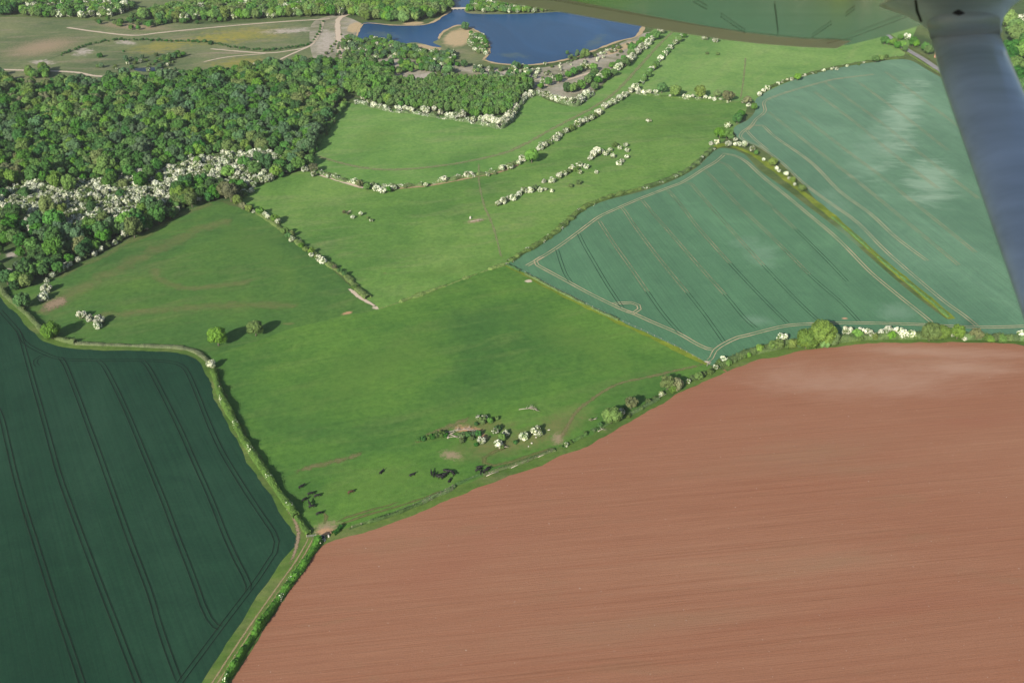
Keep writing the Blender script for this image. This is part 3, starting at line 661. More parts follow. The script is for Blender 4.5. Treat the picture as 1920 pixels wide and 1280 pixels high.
MI = [[(1044, 467), (1051, 490), (1060, 514), (1071, 531)], [(1084, 437), (1095, 460), (1114, 493), (1137, 532), (1154, 558), (1168, 579)],
      [(1112, 414), (1122, 414), (1129, 424), (1154, 462), (1184, 504), (1215, 549), (1243, 589), (1278, 629)],
      [(1163, 388), (1172, 397), (1187, 420), (1220, 465), (1255, 509), (1290, 551), (1325, 596), (1358, 643)],
      [(1202, 374), (1214, 388), (1228, 405), (1245, 424), (1278, 462), (1313, 502), (1360, 554), (1395, 596), (1420, 618)],
      [(1249, 354), (1262, 368), (1279, 388), (1312, 431), (1369, 495), (1425, 555), (1477, 607)],
      [(1280, 343), (1295, 345), (1305, 356), (1331, 386), (1380, 442), (1432, 499), (1492, 562), (1534, 602)],
      [(1320, 319), (1332, 330), (1350, 349), (1387, 388), (1444, 442), (1519, 517), (1575, 566), (1611, 604)],
      [(1342, 304), (1361, 309), (1395, 341), (1444, 386), (1492, 431), (1540, 478), (1590, 530)]]
ordw = ['first', 'second', 'third', 'fourth', 'fifth', 'sixth', 'seventh', 'eighth', 'ninth', 'tenth']
for i, pts in enumerate(MI):
    T(pts, M['rut_green'], 'dark green wheel ruts, %s inner tramline of the blue-green crop' % ordw[i], 2.0, 0.55)
    if i >= 2: T(pts[:-2], M['rut_faint'], 'pale soil in the ruts, %s inner tramline of the blue-green crop' % ordw[i], 2.0, 0.6)
RH = [[(1640, 140), (1575, 148), (1545, 154), (1481, 172), (1440, 187), (1432, 195), (1434, 210), (1417, 225), (1409, 236), (1391, 250), (1391, 261), (1425, 277), (1462, 303), (1507, 345), (1556, 381), (1605, 416),
       (1650, 461), (1680, 489), (1762, 559), (1807, 592), (1834, 614)],
      [(1400, 246), (1412, 236), (1429, 236), (1455, 259), (1519, 304), (1575, 360), (1631, 401), (1680, 446), (1740, 491)],
      [(1400, 246), (1415, 262), (1440, 283)]]
for pts, lb in zip(RH, ['headland', 'inner line beside the headland', 'short spur']):
    T(pts, M['rut_tan'], 'pale wheel ruts, %s of the far right crop' % lb, 2.0, 0.75)
RI = [[(1440, 210), (1477, 240), (1549, 296), (1594, 330), (1670, 392), (1740, 450), (1800, 500)], [(1491, 208), (1575, 274), (1650, 330), (1740, 402), (1830, 475)],
      [(1526, 172), (1600, 228), (1669, 285), (1760, 355)], [(1545, 154), (1640, 222), (1740, 300), (1837, 375)], [(1600, 148), (1700, 222), (1780, 285)], [(1660, 135), (1740, 195), (1800, 240)]]
for i, pts in enumerate(RI):
    T(pts, M['rut_faint'], 'faint wheel ruts, %s inner tramline of the far right crop' % ordw[i], 2.0, 0.8)

# ------------------------------------------------------------------ foliage
def leaf_quads(cent, nrm, size, aspect=0.8):
    n = len(cent)
    r = rng.normal(size=(n, 3)); u = np.cross(nrm, r); u /= np.linalg.norm(u, axis=1)[:, None] + 1e-9
    w = np.cross(nrm, u); w /= np.linalg.norm(w, axis=1)[:, None] + 1e-9
    s = size[:, None] * 0.5
    V = np.stack([cent - u * s - w * s * aspect, cent + u * s * 0.9 - w * s * aspect * 0.6, cent + u * s + w * s * aspect, cent - u * s * 0.7 + w * s * aspect], 1).reshape(-1, 3)
    F = np.arange(4 * n).reshape(n, 4)
    return V, F
_bm = bmesh.new(); bmesh.ops.create_icosphere(_bm, subdivisions=1, radius=1.0)
ICO_V = np.array([v.co[:] for v in _bm.verts]); ICO_F = np.array([[v.index for v in f.verts] for f in _bm.faces]); _bm.free()

def crown_mesh(name, leaf, seed, nl=16, nq=1300, ls=0.15, kind='round', blossom=0.0, core=0.86):
    """a crown of overlapping leaf clumps; unit size: radius about 1, standing on z = 0"""
    g = np.random.default_rng(seed)
    prof = {'round': (1.15, 0.80, 0.62), 'wide': (0.95, 0.66, 0.52), 'bush': (0.66, 0.62, 0.60), 'tall': (1.35, 1.05, 0.55), 'cone': (1.5, 1.25, 0.5)}[kind]
    cz, rz, spread = prof
    L_, rad = [], []
    for i in range(nl):
        a = 2.399963 * i + g.uniform(-.5, .5); t = (i + 0.5) / nl
        zz = -0.75 + 1.65 * t; h = math.sqrt(max(0.05, 1 - min(abs(zz), 0.97) ** 2))
        if kind == 'cone': h *= (1.15 - 0.62 * t)
        d = spread * h * g.uniform(0.75, 1.2)
        L_.append((d * math.cos(a), d * math.sin(a), cz + rz * 0.72 * zz + g.uniform(-.05, .05)))
        rad.append(g.uniform(0.28, 0.44) * (0.8 if kind == 'cone' else 1.0))
    L_.append((0, 0, cz)); rad.append(0.55)
    L_, rad = np.array(L_), np.array(rad)
    k = g.choice(len(L_) - 1, nq)
    dr = g.normal(size=(nq, 3)); dr[:, 2] += 0.25
    out = L_[k] - np.array([0, 0, cz * 0.9]); out /= np.linalg.norm(out, axis=1)[:, None] + 1e-6
    dr = dr / np.linalg.norm(dr, axis=1)[:, None] + out * 0.55
    dr /= np.linalg.norm(dr, axis=1)[:, None]
    c = L_[k] + dr * (rad[k] * g.uniform(0.86, 1.14, nq))[:, None]
    dist = np.linalg.norm(c[:, None, :] - L_[None], axis=2) / rad[None]
    dist[np.arange(nq), k] = 9
    keep = dist.min(axis=1) > 0.86
    c, dr = c[keep], dr[keep]; c[:, 2] = np.maximum(c[:, 2], 0.04)
    nr = dr + g.normal(size=dr.shape) * 0.42; nr /= np.linalg.norm(nr, axis=1)[:, None]
    V, F = leaf_quads(c, nr, g.uniform(0.7, 1.3, len(c)) * ls)
    mi = np.zeros(len(F), dtype=np.int32)
    if blossom > 0:
        cl = np.sin(c[:, 0] * 5.1 + seed) + np.sin(c[:, 1] * 4.7 + seed * 2) + np.sin(c[:, 2] * 5.5 + seed)
        th = np.quantile(cl, 1 - blossom)
        mi[(cl + g.normal(size=len(c)) * 1.6 > th)] = 1
    # cores: the inner leaf mass of each clump
    vs, fs = [V], [F.tolist()]
    Vc, Fc = [], []
    for j in range(len(L_)):
        rr = rad[j] * core
        iv = ICO_V * rr * g.uniform(0.86, 1.1, (len(ICO_V), 1)) + L_[j]
        iv[:, 2] = np.maximum(iv[:, 2], 0.02)
        Fc.append(ICO_F + sum(len(x) for x in Vc)); Vc.append(iv)
    Vc = np.concatenate(Vc); Fc = np.concatenate(Fc)
    me = bpy.data.meshes.new(name)
    nv = len(V)
    verts = np.concatenate([V, Vc]).astype(np.float32)
    loops = np.concatenate([F.ravel(), (Fc + nv).ravel()]).astype(np.int32)
    starts = np.concatenate([np.arange(len(F)) * 4, len(F) * 4 + np.arange(len(Fc)) * 3]).astype(np.int32)
    me.vertices.add(len(verts)); me.vertices.foreach_set('co', verts.ravel())
    me.loops.add(len(loops)); me.loops.foreach_set('vertex_index', loops)
    me.polygons.add(len(starts)); me.polygons.foreach_set('loop_start', starts)
    me.materials.append(leaf)
    if blossom > 0:
        me.materials.append(BLOSSOM)
    me.polygons.foreach_set('material_index', np.concatenate([mi, np.zeros(len(Fc), dtype=np.int32)]))
    me.update(calc_edges=True)
    return me

def tube(pts, radii, seg=6):
    v, f = [], []
    for i, (p, r) in enumerate(zip(pts, radii)):
        p = Vector(p); t = (Vector(pts[min(i+1, len(pts)-1)]) - Vector(pts[max(i-1, 0)])).normalized()
        a = t.orthogonal().normalized(); b = t.cross(a)
        for k in range(seg):
            an = 2 * math.pi * k / seg
            v.append(p + (a * math.cos(an) + b * math.sin(an)) * r)
    for i in range(len(pts) - 1):
        for k in range(seg):
            f.append((i*seg+k, i*seg+(k+1) % seg, (i+1)*seg+(k+1) % seg, (i+1)*seg+k))
    f.append(tuple(range(seg))[::-1]); f.append(tuple(range((len(pts)-1)*seg, len(pts)*seg)))
    return v, f
def join_tubes(name, tubes, mat):
    V, F = [], []
    for v, f in tubes:
        o = len(V); V += v; F += [tuple(i + o for i in q) for q in f]
    return mesh_py(name, V, F, [mat], smooth_sh=True)
def trunk_mesh(seed, h=0.9, multi=1):
    g = random.Random(seed); tb = []
    for m in range(multi):
        ox, oy = (g.uniform(-.1, .1), g.uniform(-.1, .1)) if multi > 1 else (0, 0)
        tb.append(tube([(ox, oy, -0.02), (ox * 1.3, oy * 1.3, h * .3), (ox * 2 + .02, oy * 2, h * .65), (ox * 3, oy * 3 + .02, h)], [.085 / multi ** .5, .06 / multi ** .5, .05 / multi ** .5, .03], 7))
    for k in range(4):
        a = k * 1.57 + g.uniform(-.4, .4)
        tb.append(tube([(0, 0, h * (.45 + .1 * k)), (.25 * math.cos(a), .25 * math.sin(a), h * (.7 + .08 * k)), (.5 * math.cos(a), .5 * math.sin(a), h * (.95 + .06 * k))], [.035, .025, .012], 5))
    return join_tubes('trunk', tb, BARK)

TREES = {}
def addkind(key, leaf, kinds, n, **kw):
    TREES[key] = [crown_mesh('crown_' + key, L[leaf], 100 + 17 * len(TREES) + i, kind=kinds[i % len(kinds)], **kw) for i in range(n)]
addkind('mid', 'mid', ['round', 'wide', 'round'], 3, nl=17, nq=1900, ls=0.15)
addkind('bright', 'bright', ['round', 'wide'], 2, nl=17, nq=1900, ls=0.15)
addkind('dark', 'dark', ['round', 'wide'], 2, nl=15, nq=1900, ls=0.15)
addkind('teal', 'teal', ['round', 'tall'], 2, nl=15, nq=1700, ls=0.15)
addkind('olive', 'olive', ['wide', 'round'], 2, nl=17, nq=1700, ls=0.15)
addkind('brown', 'brown', ['round', 'wide'], 2, nl=14, nq=1200, ls=0.15, core=0.7)
addkind('plant', 'plant', ['tall', 'cone', 'tall'], 3, nl=14, nq=1200, ls=0.15)
addkind('haw', 'haw', ['bush', 'bush', 'wide', 'bush'], 4, nl=13, nq=1900, ls=0.15, blossom=0.62)
addkind('hawg', 'haw', ['bush', 'wide'], 2, nl=13, nq=1500, ls=0.16, blossom=0.22)
addkind('bush', 'hedge', ['bush', 'bush'], 2, nl=11, nq=1100, ls=0.17)
addkind('bushd', 'dark', ['bush'], 1, nl=11, nq=1100, ls=0.17)
TREES['grand'] = [crown_mesh('crown_grand', L[c], 900 + i, nl=26, nq=4200, ls=0.10, kind=kd) for i, (c, kd) in enumerate([('bright', 'round'), ('olive', 'round'), ('bright', 'wide'), ('olive', 'wide')])]
TRUNKS = [trunk_mesh(1), trunk_mesh(2), trunk_mesh(3, 0.55, 3)]
HEIGHT = {'bush': 1.2}
TONE = {'mid': 'green', 'bright': 'bright green', 'dark': 'dark green', 'teal': 'grey-green', 'olive': 'olive-green', 'brown': 'brownish half-leafed', 'plant': 'light green',
        'haw': 'white-blossomed', 'hawg': 'thinly blossomed', 'bush': 'green', 'bushd': 'dark green', 'grand': 'bright green'}
PROTO = {}
def place(px, py, rpx, key, label, group=None, name=None, parts=True, var=None, hs=1.0, xy=None):
    """a single tree or bush: its crown is centred where the photo shows it, its foot stands on the land"""
    r = rpx / pxm(py) if xy is None else rpx
    low = key in ('haw', 'hawg', 'bush', 'bushd')
    ch = (0.62 if low else 1.08) * r * hs
    x, y = G(px, py, ch) if xy is None else xy
    vi = random.randrange(len(TREES[key])) if var is None else var
    nm = name or ('hawthorn' if key in ('haw', 'hawg') else 'bush' if key in ('bush', 'bushd') else 'broadleaf_tree')
    cat = {'hawthorn': 'hawthorn', 'bush': 'bush'}.get(nm, 'tree')
    rz = random.uniform(0, 6.28)
    root = empty(nm, (x, y, 0), rz, (r, r * random.uniform(.9, 1.1), r * hs * random.uniform(.92, 1.08)))
    tag(root, label, cat, group)
    pk = (key, vi)
    if pk not in PROTO:
        c = link('crown', TREES[key][vi], root)
        t = link('trunk', TRUNKS[2 if low else vi % 2], root)
        PROTO[pk] = (c, t)
    else:
        for o in PROTO[pk]:
            q = o.copy(); C.objects.link(q); q.parent = root
    return root
def nth(n):
    ones = ['', 'first', 'second', 'third', 'fourth', 'fifth', 'sixth', 'seventh', 'eighth', 'ninth', 'tenth', 'eleventh', 'twelfth', 'thirteenth', 'fourteenth', 'fifteenth',
            'sixteenth', 'seventeenth', 'eighteenth', 'nineteenth']
    if n < 20: return ones[n]
    t = {2: 'twent', 3: 'thirt', 4: 'fort', 5: 'fift', 6: 'sixt', 7: 'sevent', 8: 'eight', 9: 'ninet'}[n // 10]
    return t + 'ieth' if n % 10 == 0 else t + 'y-' + ones[n % 10]
def row(items, where, group, start='left'):
    items = sorted(items, key=lambda q: q[0] if start == 'left' else q[1])
    cnt = {}
    for x, y, r, key in items:
        k = 'haw' if key in ('haw', 'hawg') else 'bush' if key in ('bush', 'bushd') else 'tree'
        cnt[k] = cnt.get(k, 0) + 1
        nm = {'haw': 'hawthorn', 'bush': 'bush', 'tree': 'tree'}[k]
        place(x, y, r, key, '%s %s from the %s in %s, %s' % (nth(cnt[k]), nm, start, where, TONE[key]), group)
def along(pts, step_px, r0, r1, keys, jit=1.5):
    out = []
    for (x1, y1), (x2, y2) in zip(pts[:-1], pts[1:]):
        n = max(1, int(math.hypot(x2 - x1, y2 - y1) / step_px))
        for j in range(n):
            t = (j + random.random() * .5) / n
            out.append((x1 + (x2 - x1) * t + random.uniform(-jit, jit), y1 + (y2 - y1) * t + random.uniform(-jit, jit) * .6, random.uniform(r0, r1), random.choice(keys)))
    return out

# prominent single trees
place(407, 631, 18, 'grand', 'bright green round oak, left of the two with long shadows', 'lone trees in the pastures', var=0)
place(478, 615, 15.5, 'grand', 'yellow-green round tree, right of the two with long shadows', 'lone trees in the pastures', var=0)
place(396, 685, 10.5, 'haw', 'single white hawthorn standing on the bend of the dark crop hedge', 'hawthorns by the dark crop', var=2)
place(93, 616, 20, 'grand', 'bright green tree on the hedge at lower left of the domed pasture', 'lone trees in the pastures', var=2)
place(42, 563, 15, 'mid', 'green tree on the hedge near the left edge', 'lone trees in the pastures')
for x, y, r, lb in [(86, 541, 11, 'upper of the two joined white hawthorns near the left edge'), (80, 556, 11, 'lower of the two joined white hawthorns near the left edge'), (88, 526, 6, 'small white hawthorn just above the joined pair near the left edge'),
    (153, 590, 10, 'leftmost white hawthorn of the three in the domed pasture'), (167, 597, 8, 'small middle hawthorn of the three in the domed pasture'), (186, 600, 12, 'rightmost white hawthorn of three in the domed pasture'),
    (183, 610, 9, 'low white hawthorn bush joined below the rightmost of three')]:
    place(x, y, r, 'haw', lb, 'hawthorns in the domed pasture')

H2 = [(466, 390, 8, 'olive'), (455, 384, 9, 'brown'), (487, 394, 9, 'mid'), (476, 397, 4, 'haw'), (497, 402, 7, 'haw'), (502, 408, 6, 'haw'), (515, 409, 9, 'bright'), (521, 417, 7, 'hawg'), (534, 433, 8, 'bright'), (540, 440, 7, 'mid'), (547, 438, 6, 'olive'),
      (548, 449, 7, 'haw'), (562, 452, 4, 'haw'), (565, 460, 6, 'bright'), (573, 466, 6, 'olive'), (583, 469, 7, 'olive'), (584, 478, 6, 'haw'), (599, 484, 8, 'haw'), (606, 489, 8, 'haw'), (618, 495, 5, 'bush'), (627, 500, 5, 'brown'), (638, 508, 6, 'bushd'),
      (646, 512, 6, 'mid'), (655, 525, 4, 'bush'), (665, 538, 5.5, 'bush'), (673, 546, 3, 'bush'), (682, 553, 4.5, 'bush')]
row(H2, 'the tree row above the domed pasture', 'tree row between domed pasture and meadow')
HR = [(572, 317, 8, 'haw'), (588, 328, 6, 'hawg'), (617, 330, 6, 'hawg'), (665, 341, 7, 'hawg'), (674, 344, 7, 'brown'), (688, 350, 7, 'mid'), (706, 353, 8, 'haw'), (717, 357, 8, 'haw'), (728, 355, 6, 'mid'), (738, 352, 7, 'haw'), (760, 350, 4, 'bush'), (798, 348, 5, 'haw'),
      (833, 336, 8, 'haw'), (860, 331, 6, 'haw'), (875, 328, 7, 'haw'), (883, 327, 6, 'haw'), (915, 328, 4, 'hawg'), (928, 325, 4, 'bush'), (940, 317, 7, 'haw'), (957, 313, 7, 'hawg'), (972, 306, 6, 'haw'), (980, 297, 8, 'haw'), (1013, 277, 7, 'haw'), (1021, 272, 7, 'haw'), (1031, 268, 5, 'bush'),
      (1043, 259, 8, 'haw'), (1048, 253, 7, 'haw'), (1061, 246, 7, 'hawg'), (1071, 241, 7, 'bush'), (1083, 234, 8, 'hawg'), (1090, 228, 7, 'haw'), (1098, 226, 7, 'haw'), (1108, 221, 7, 'hawg'), (1116, 217, 6, 'bush'), (1123, 211, 8, 'haw'), (1134, 199, 8, 'haw'), (1143, 196, 6, 'haw'), (1150, 192, 7, 'haw'),
      (1162, 185, 7, 'haw'), (1172, 178, 7, 'haw'), (1183, 171, 6, 'hawg'), (1192, 164, 9, 'haw'), (1197, 172, 6, 'haw')]
row(HR, 'the curved hedgerow', 'bushes of the curved hedgerow')
place(997, 291, 13.5, 'grand', 'solid bright green tree interrupting the curved hedgerow', 'bushes of the curved hedgerow', var=0)
HN = [(1207, 148, 6, 'mid'), (1215, 138, 7, 'mid'), (1222, 129, 6, 'haw'), (1230, 121, 7, 'mid'), (1239, 109, 7, 'haw'), (1246, 101, 6, 'haw'), (1251, 95, 5, 'mid'), (1257, 89, 6, 'haw'), (1265, 81, 6, 'hawg'), (1274, 73, 6, 'mid'), (1283, 66, 5, 'mid'), (1225, 125, 6, 'bright'), (1211, 142, 5, 'hawg'), (1292, 58, 5, 'mid')]
row(HN, 'the hedgerow rising to the wing', 'bushes of the hedgerow under the wing', 'top')
CL = [(933, 383, 6, 'haw'), (943, 377, 8, 'haw'), (952, 373, 5, 'hawg'), (963, 371, 8, 'haw'), (973, 363, 6, 'haw'), (983, 357, 7, 'hawg'), (995, 357, 7, 'haw'), (1003, 352, 6, 'bush'), (1013, 356, 6, 'haw'), (1022, 355, 4, 'haw'), (1035, 358, 4, 'haw'), (1020, 340, 5, 'haw'), (1035, 339, 7, 'haw'),
      (1048, 331, 7, 'haw'), (1058, 325, 7, 'hawg'), (1066, 321, 6, 'bush'), (1073, 315, 7, 'haw'), (1080, 318, 6, 'bush'), (1087, 309, 7, 'hawg'), (1100, 313, 6, 'haw'), (1070, 348, 5, 'bush'), (1085, 342, 6, 'bush'), (1087, 324, 5, 'hawg'), (1118, 323, 4, 'haw'),
      (1107, 297, 6, 'haw'), (1113, 291, 8, 'haw'), (1120, 285, 9, 'haw'), (1128, 285, 6, 'haw'), (1135, 288, 6, 'haw'), (1148, 293, 6, 'haw'), (1144, 281, 5, 'hawg'), (1153, 272, 6, 'bush'), (1162, 277, 5, 'haw'), (1173, 273, 5, 'hawg'), (1175, 282, 5, 'haw'), (1175, 294, 5, 'haw'), (1166, 301, 5, 'haw'), (1160, 306, 6, 'haw')]
row(CL, 'the long meadow thicket', 'hawthorn thicket in the meadow')
row([(661, 407, 4.5, 'haw'), (676, 402, 5, 'haw'), (696, 413, 4, 'hawg'), (645, 397, 3.5, 'brown'), (689, 408, 3, 'bush'), (652, 400, 3, 'brown')], 'the small clump left in the meadow', 'small clump in the meadow')
row([(1206, 174, 6, 'haw'), (1217, 174, 6, 'haw'), (1229, 172, 5, 'haw'), (1241, 164, 10, 'mid'), (1256, 181, 4, 'haw'), (1267, 171, 11, 'olive'), (1283, 181, 5, 'haw'), (1291, 182, 5, 'haw'), (1299, 182, 4, 'haw'), (1313, 171, 12, 'olive'), (1323, 184, 5, 'haw'), (1331, 186, 4, 'haw'), (1339, 186, 5, 'haw'), (1344, 174, 8, 'olive'),
     (1351, 187, 4, 'haw'), (1365, 179, 11, 'brown'), (1364, 191, 3, 'haw')], 'the mixed hedgerow above the meadow', 'hedgerow between far pasture and meadow')
row([(1402, 186, 8, 'brown'), (1392, 192, 4, 'hawg'), (1404, 197, 5, 'haw'), (1414, 199, 7, 'mid'), (1390, 212, 9, 'mid'), (1383, 222, 10, 'dark'), (1364, 235, 7, 'hawg'), (1350, 249, 11, 'bright'), (1363, 250, 10, 'bright'), (1372, 257, 6, 'mid'), (1344, 266, 6, 'haw'), (1333, 269, 5, 'haw'), (1365, 272, 7, 'haw'), (1379, 262, 5, 'haw'),
     (1378, 272, 5, 'haw'), (1386, 270, 5, 'haw'), (1396, 272, 7, 'haw'), (1410, 281, 6, 'hawg'), (1418, 286, 5, 'mid'), (1432, 300, 4, 'haw'), (1449, 302, 9, 'olive'), (1456, 316, 5, 'haw'), (1461, 320, 4, 'haw'), (1474, 327, 6, 'haw'), (1480, 335, 4, 'haw'), (1487, 337, 6, 'olive'), (1490, 347, 4, 'haw'), (1504, 351, 8, 'olive')],
    'the corner where four fields meet', 'bushes where four fields meet')
row([(1424, 178, 5, 'haw'), (1431, 170, 5, 'haw'), (1438, 165, 6, 'haw'), (1447, 161, 3, 'bush'), (1459, 157, 4, 'haw'), (1468, 153, 3, 'hawg'), (1476, 150, 4, 'hawg'), (1484, 149, 4, 'haw'), (1496, 144, 7, 'bright'), (1509, 141, 3.5, 'haw'), (1530, 137, 3, 'bush'), (1545, 133, 3.5, 'haw'), (1559, 131, 3, 'haw'), (1569, 129, 4, 'haw'),
     (1588, 124, 3, 'haw'), (1610, 121, 3, 'bush'), (1642, 110, 7, 'mid'), (1652, 108, 6, 'bright'), (1662, 106, 4, 'bush')], 'the low hedge above the far right crop', 'hedge above the far right crop')
row([(1216, 226, 5, 'hawg')], 'the open right part of the meadow', None)
row([(1322, 71, 6, 'hawg'), (1341, 75, 7, 'haw')], 'the far pasture close under the wing', 'pair of hawthorns under the wing')
row([(1326, 100, 3.5, 'bush'), (1346, 101, 4, 'bush')], 'the far pasture below the pair of hawthorns', 'low bushes in the far pasture')

# tree row along the red field
place(1147, 776, 19, 'grand', 'yellow-green round tree, lowest of those along the red field edge', 'trees along the red field', var=2)
TR = [(1166, 771, 7, 'haw'), (1178, 779, 6, 'bush'), (1184, 755, 13, 'brown'), (1172, 766, 5, 'bushd'), (1202, 765, 5, 'bush'), (1215, 752, 6, 'bush'), (1228, 746, 4, 'bush'), (1240, 738, 6, 'hawg'), (1252, 718, 14, 'olive'), (1270, 718, 15, 'brown'), (1262, 728, 9, 'olive'), (1290, 716, 6, 'hawg'), (1300, 708, 7, 'bush'),
      (1310, 705, 8, 'bright'), (1318, 701, 6, 'bush'), (1331, 697, 7, 'bush'), (1342, 689, 6, 'hawg'), (1350, 680, 8, 'bush'), (1357, 675, 9, 'haw'), (1366, 679, 7, 'bright'), (1376, 675, 7, 'bush'), (1386, 671, 6, 'bush'), (1395, 667, 7, 'bush'), (1404, 664, 6, 'bright'), (1413, 659, 7, 'bush'), (1424, 653, 8, 'bright'),
      (1436, 652, 6, 'bush'), (1449, 647, 9, 'olive'), (1461, 646, 10, 'olive'), (1467, 634, 11, 'haw'), (1475, 650, 6, 'bush'), (1486, 645, 9, 'olive'), (1499, 648, 6, 'bush'), (1547, 642, 11, 'bright'),
      (1576, 634, 8, 'bush'), (1590, 621, 11, 'haw'), (1600, 632, 9, 'bush'), (1607, 625, 10, 'bright'), (1616, 620, 8, 'haw'), (1628, 623, 9, 'haw'), (1634, 628, 9, 'haw'), (1640, 632, 6, 'olive'), (1613, 634, 8, 'bush'), (1656, 624, 11, 'haw'), (1665, 621, 9, 'haw'), (1672, 627, 9, 'bright'), (1685, 622, 11, 'haw'), (1694, 628, 11, 'haw'),
      (1708, 629, 9, 'hawg'), (1716, 633, 6, 'bush'), (1786, 627, 8, 'haw'), (1797, 623, 13, 'olive'), (1808, 634, 6, 'haw'), (1831, 623, 14, 'brown'), (1826, 632, 7, 'bush'), (1848, 632, 9, 'bush'),
      (1858, 634, 8, 'bright'), (1870, 633, 10, 'bush'), (1880, 634, 9, 'bright'), (1893, 634, 8, 'bush'), (1904, 634, 8, 'bush'), (1915, 628, 10, 'haw'), (1927, 634, 10, 'bush')]
row(TR, 'the tree row along the red field', 'trees along the red field')
place(1514, 632, 22, 'grand', 'left half of the widest olive tree clump along the red field', 'trees along the red field', var=3)
place(1541, 623, 24, 'grand', 'widest olive tree in the row along the red field', 'trees along the red field', var=1)
place(1562, 632, 15, 'grand', 'right shoulder tree of the widest clump along the red field', 'trees along the red field', var=3)
place(1746, 622, 18, 'grand', 'broad olive tree where the yellow strip meets the tree row', 'trees along the red field', var=1)
place(1768, 620, 16, 'grand', 'second broad olive tree where the yellow strip meets the row', 'trees along the red field', var=3)

# the hollow in the cattle pasture
HO = [(785, 824, 4, 'bushd'), (794, 822, 5, 'bushd'), (803, 819, 5, 'bush'), (811, 818, 6, 'bushd'), (820, 815, 6, 'bush'), (828, 814, 6, 'bush'), (835, 815, 5, 'bushd'), (866, 815, 6, 'bush'), (877, 814, 6, 'bushd'), (888, 812, 5, 'teal'), (897, 813, 6, 'bushd'), (866, 826, 5, 'bush'), (886, 821, 4, 'bush'),
      (893, 794, 4, 'bushd'), (896, 783, 5, 'hawg'), (904, 788, 7, 'bush'), (909, 782, 6, 'hawg'), (919, 786, 7, 'bright'), (931, 784, 4, 'bush'), (929, 808, 7, 'hawg'), (933, 803, 6, 'bushd'), (941, 818, 9, 'bright'), (948, 812, 7, 'haw'), (903, 826, 9, 'haw'), (934, 832, 9, 'haw'), (942, 838, 4, 'bush'),
      (893, 833, 4, 'bushd'), (983, 818, 10, 'haw'), (977, 820, 6, 'haw'), (1003, 808, 11, 'haw'), (1012, 813, 7, 'hawg'), (966, 829, 4, 'bushd')]
HO = [(a, b, r * (1.25 if k.startswith('bush') else 1.0), k) for a, b, r, k in HO]
row(HO, 'the hollow of the cattle pasture', 'bushes in the hollow')
row([(1125, 796, 6, 'bushd'), (1108, 787, 3, 'brown'), (1112, 806, 4, 'bushd'), (1098, 812, 4, 'bush'), (1090, 819, 4, 'bush'), (1070, 829, 5, 'bush'), (1062, 834, 5, 'hawg')], 'the sparse hedge below the track end', 'sparse bushes beside the red field')

# hawthorn rows of the plantation and the lake side
PR = [(667, 191, 3.5, 'haw')]
for pts, st, a, b in [([(681, 184), (700, 198), (727, 203)], 8, 6, 8), ([(742, 202), (780, 208)], 7.5, 6, 7), ([(791, 206), (808, 209)], 8, 7, 8), ([(814, 205), (835, 215), (862, 217)], 8, 6, 8), ([(866, 213), (871, 219)], 8, 9, 9), ([(884, 224), (897, 227)], 8, 6, 7), ([(903, 224), (943, 230)], 8, 9, 11),
                      ([(944, 230), (958, 214), (970, 196)], 8.5, 9, 11), ([(972, 190), (985, 180), (1008, 172)], 8.5, 7, 9), ([(1015, 177), (1032, 181), (1052, 187), (1079, 193)], 8, 7, 9), ([(1082, 190), (1104, 172)], 8.5, 8, 10)]:
    PR += along(pts, st, a, b, ['haw', 'haw', 'haw', 'haw', 'hawg'], 1.2)
row(PR, 'the white hawthorn line below the plantation', 'hawthorns edging the plantation')
LR = along([(1122, 150), (1150, 134), (1178, 112), (1200, 92), (1225, 70), (1242, 55)], 7, 7, 9, ['haw', 'haw', 'hawg', 'mid'], 2) + along([(1108, 165), (1130, 140), (1160, 118), (1195, 84), (1225, 60)], 12, 6, 9, ['mid', 'bright', 'mid'], 4)
row(LR, 'the hedge between lake and upper pasture', 'hedge between lake and upper pasture')
row(along([(1060, 165), (1085, 160), (1110, 145), (1120, 135)], 6, 7, 10, ['mid', 'dark', 'bright'], 5) + along([(1010, 160), (1045, 145), (1085, 130), (1120, 125)], 8, 5, 8, ['mid', 'haw', 'bright', 'hawg'], 4), 'the scrub beside the gravel lane', 'scrub beside the gravel lane')
row(along([(1658, 75), (1690, 85), (1705, 98)], 7, 5, 8, ['bright', 'haw', 'mid'], 4) + along([(1690, 68), (1720, 80), (1750, 95)], 8, 6, 9, ['mid', 'bright', 'hawg', 'haw'], 5), 'the roadside trees left of the strut', 'roadside trees by the strut')
row(along([(1885, 20), (1910, 60), (1925, 110)], 16, 15, 19, ['mid', 'bright', 'haw'], 4) + along([(1890, 80), (1905, 130), (1915, 175), (1930, 220)], 16, 14, 18, ['mid', 'dark', 'bright', 'olive'], 4) + along([(1905, 30), (1935, 90), (1950, 180), (1960, 240)], 20, 14, 20, ['mid', 'haw', 'bright'], 5),
    'the wood right of the strut', 'trees right of the strut', 'top')

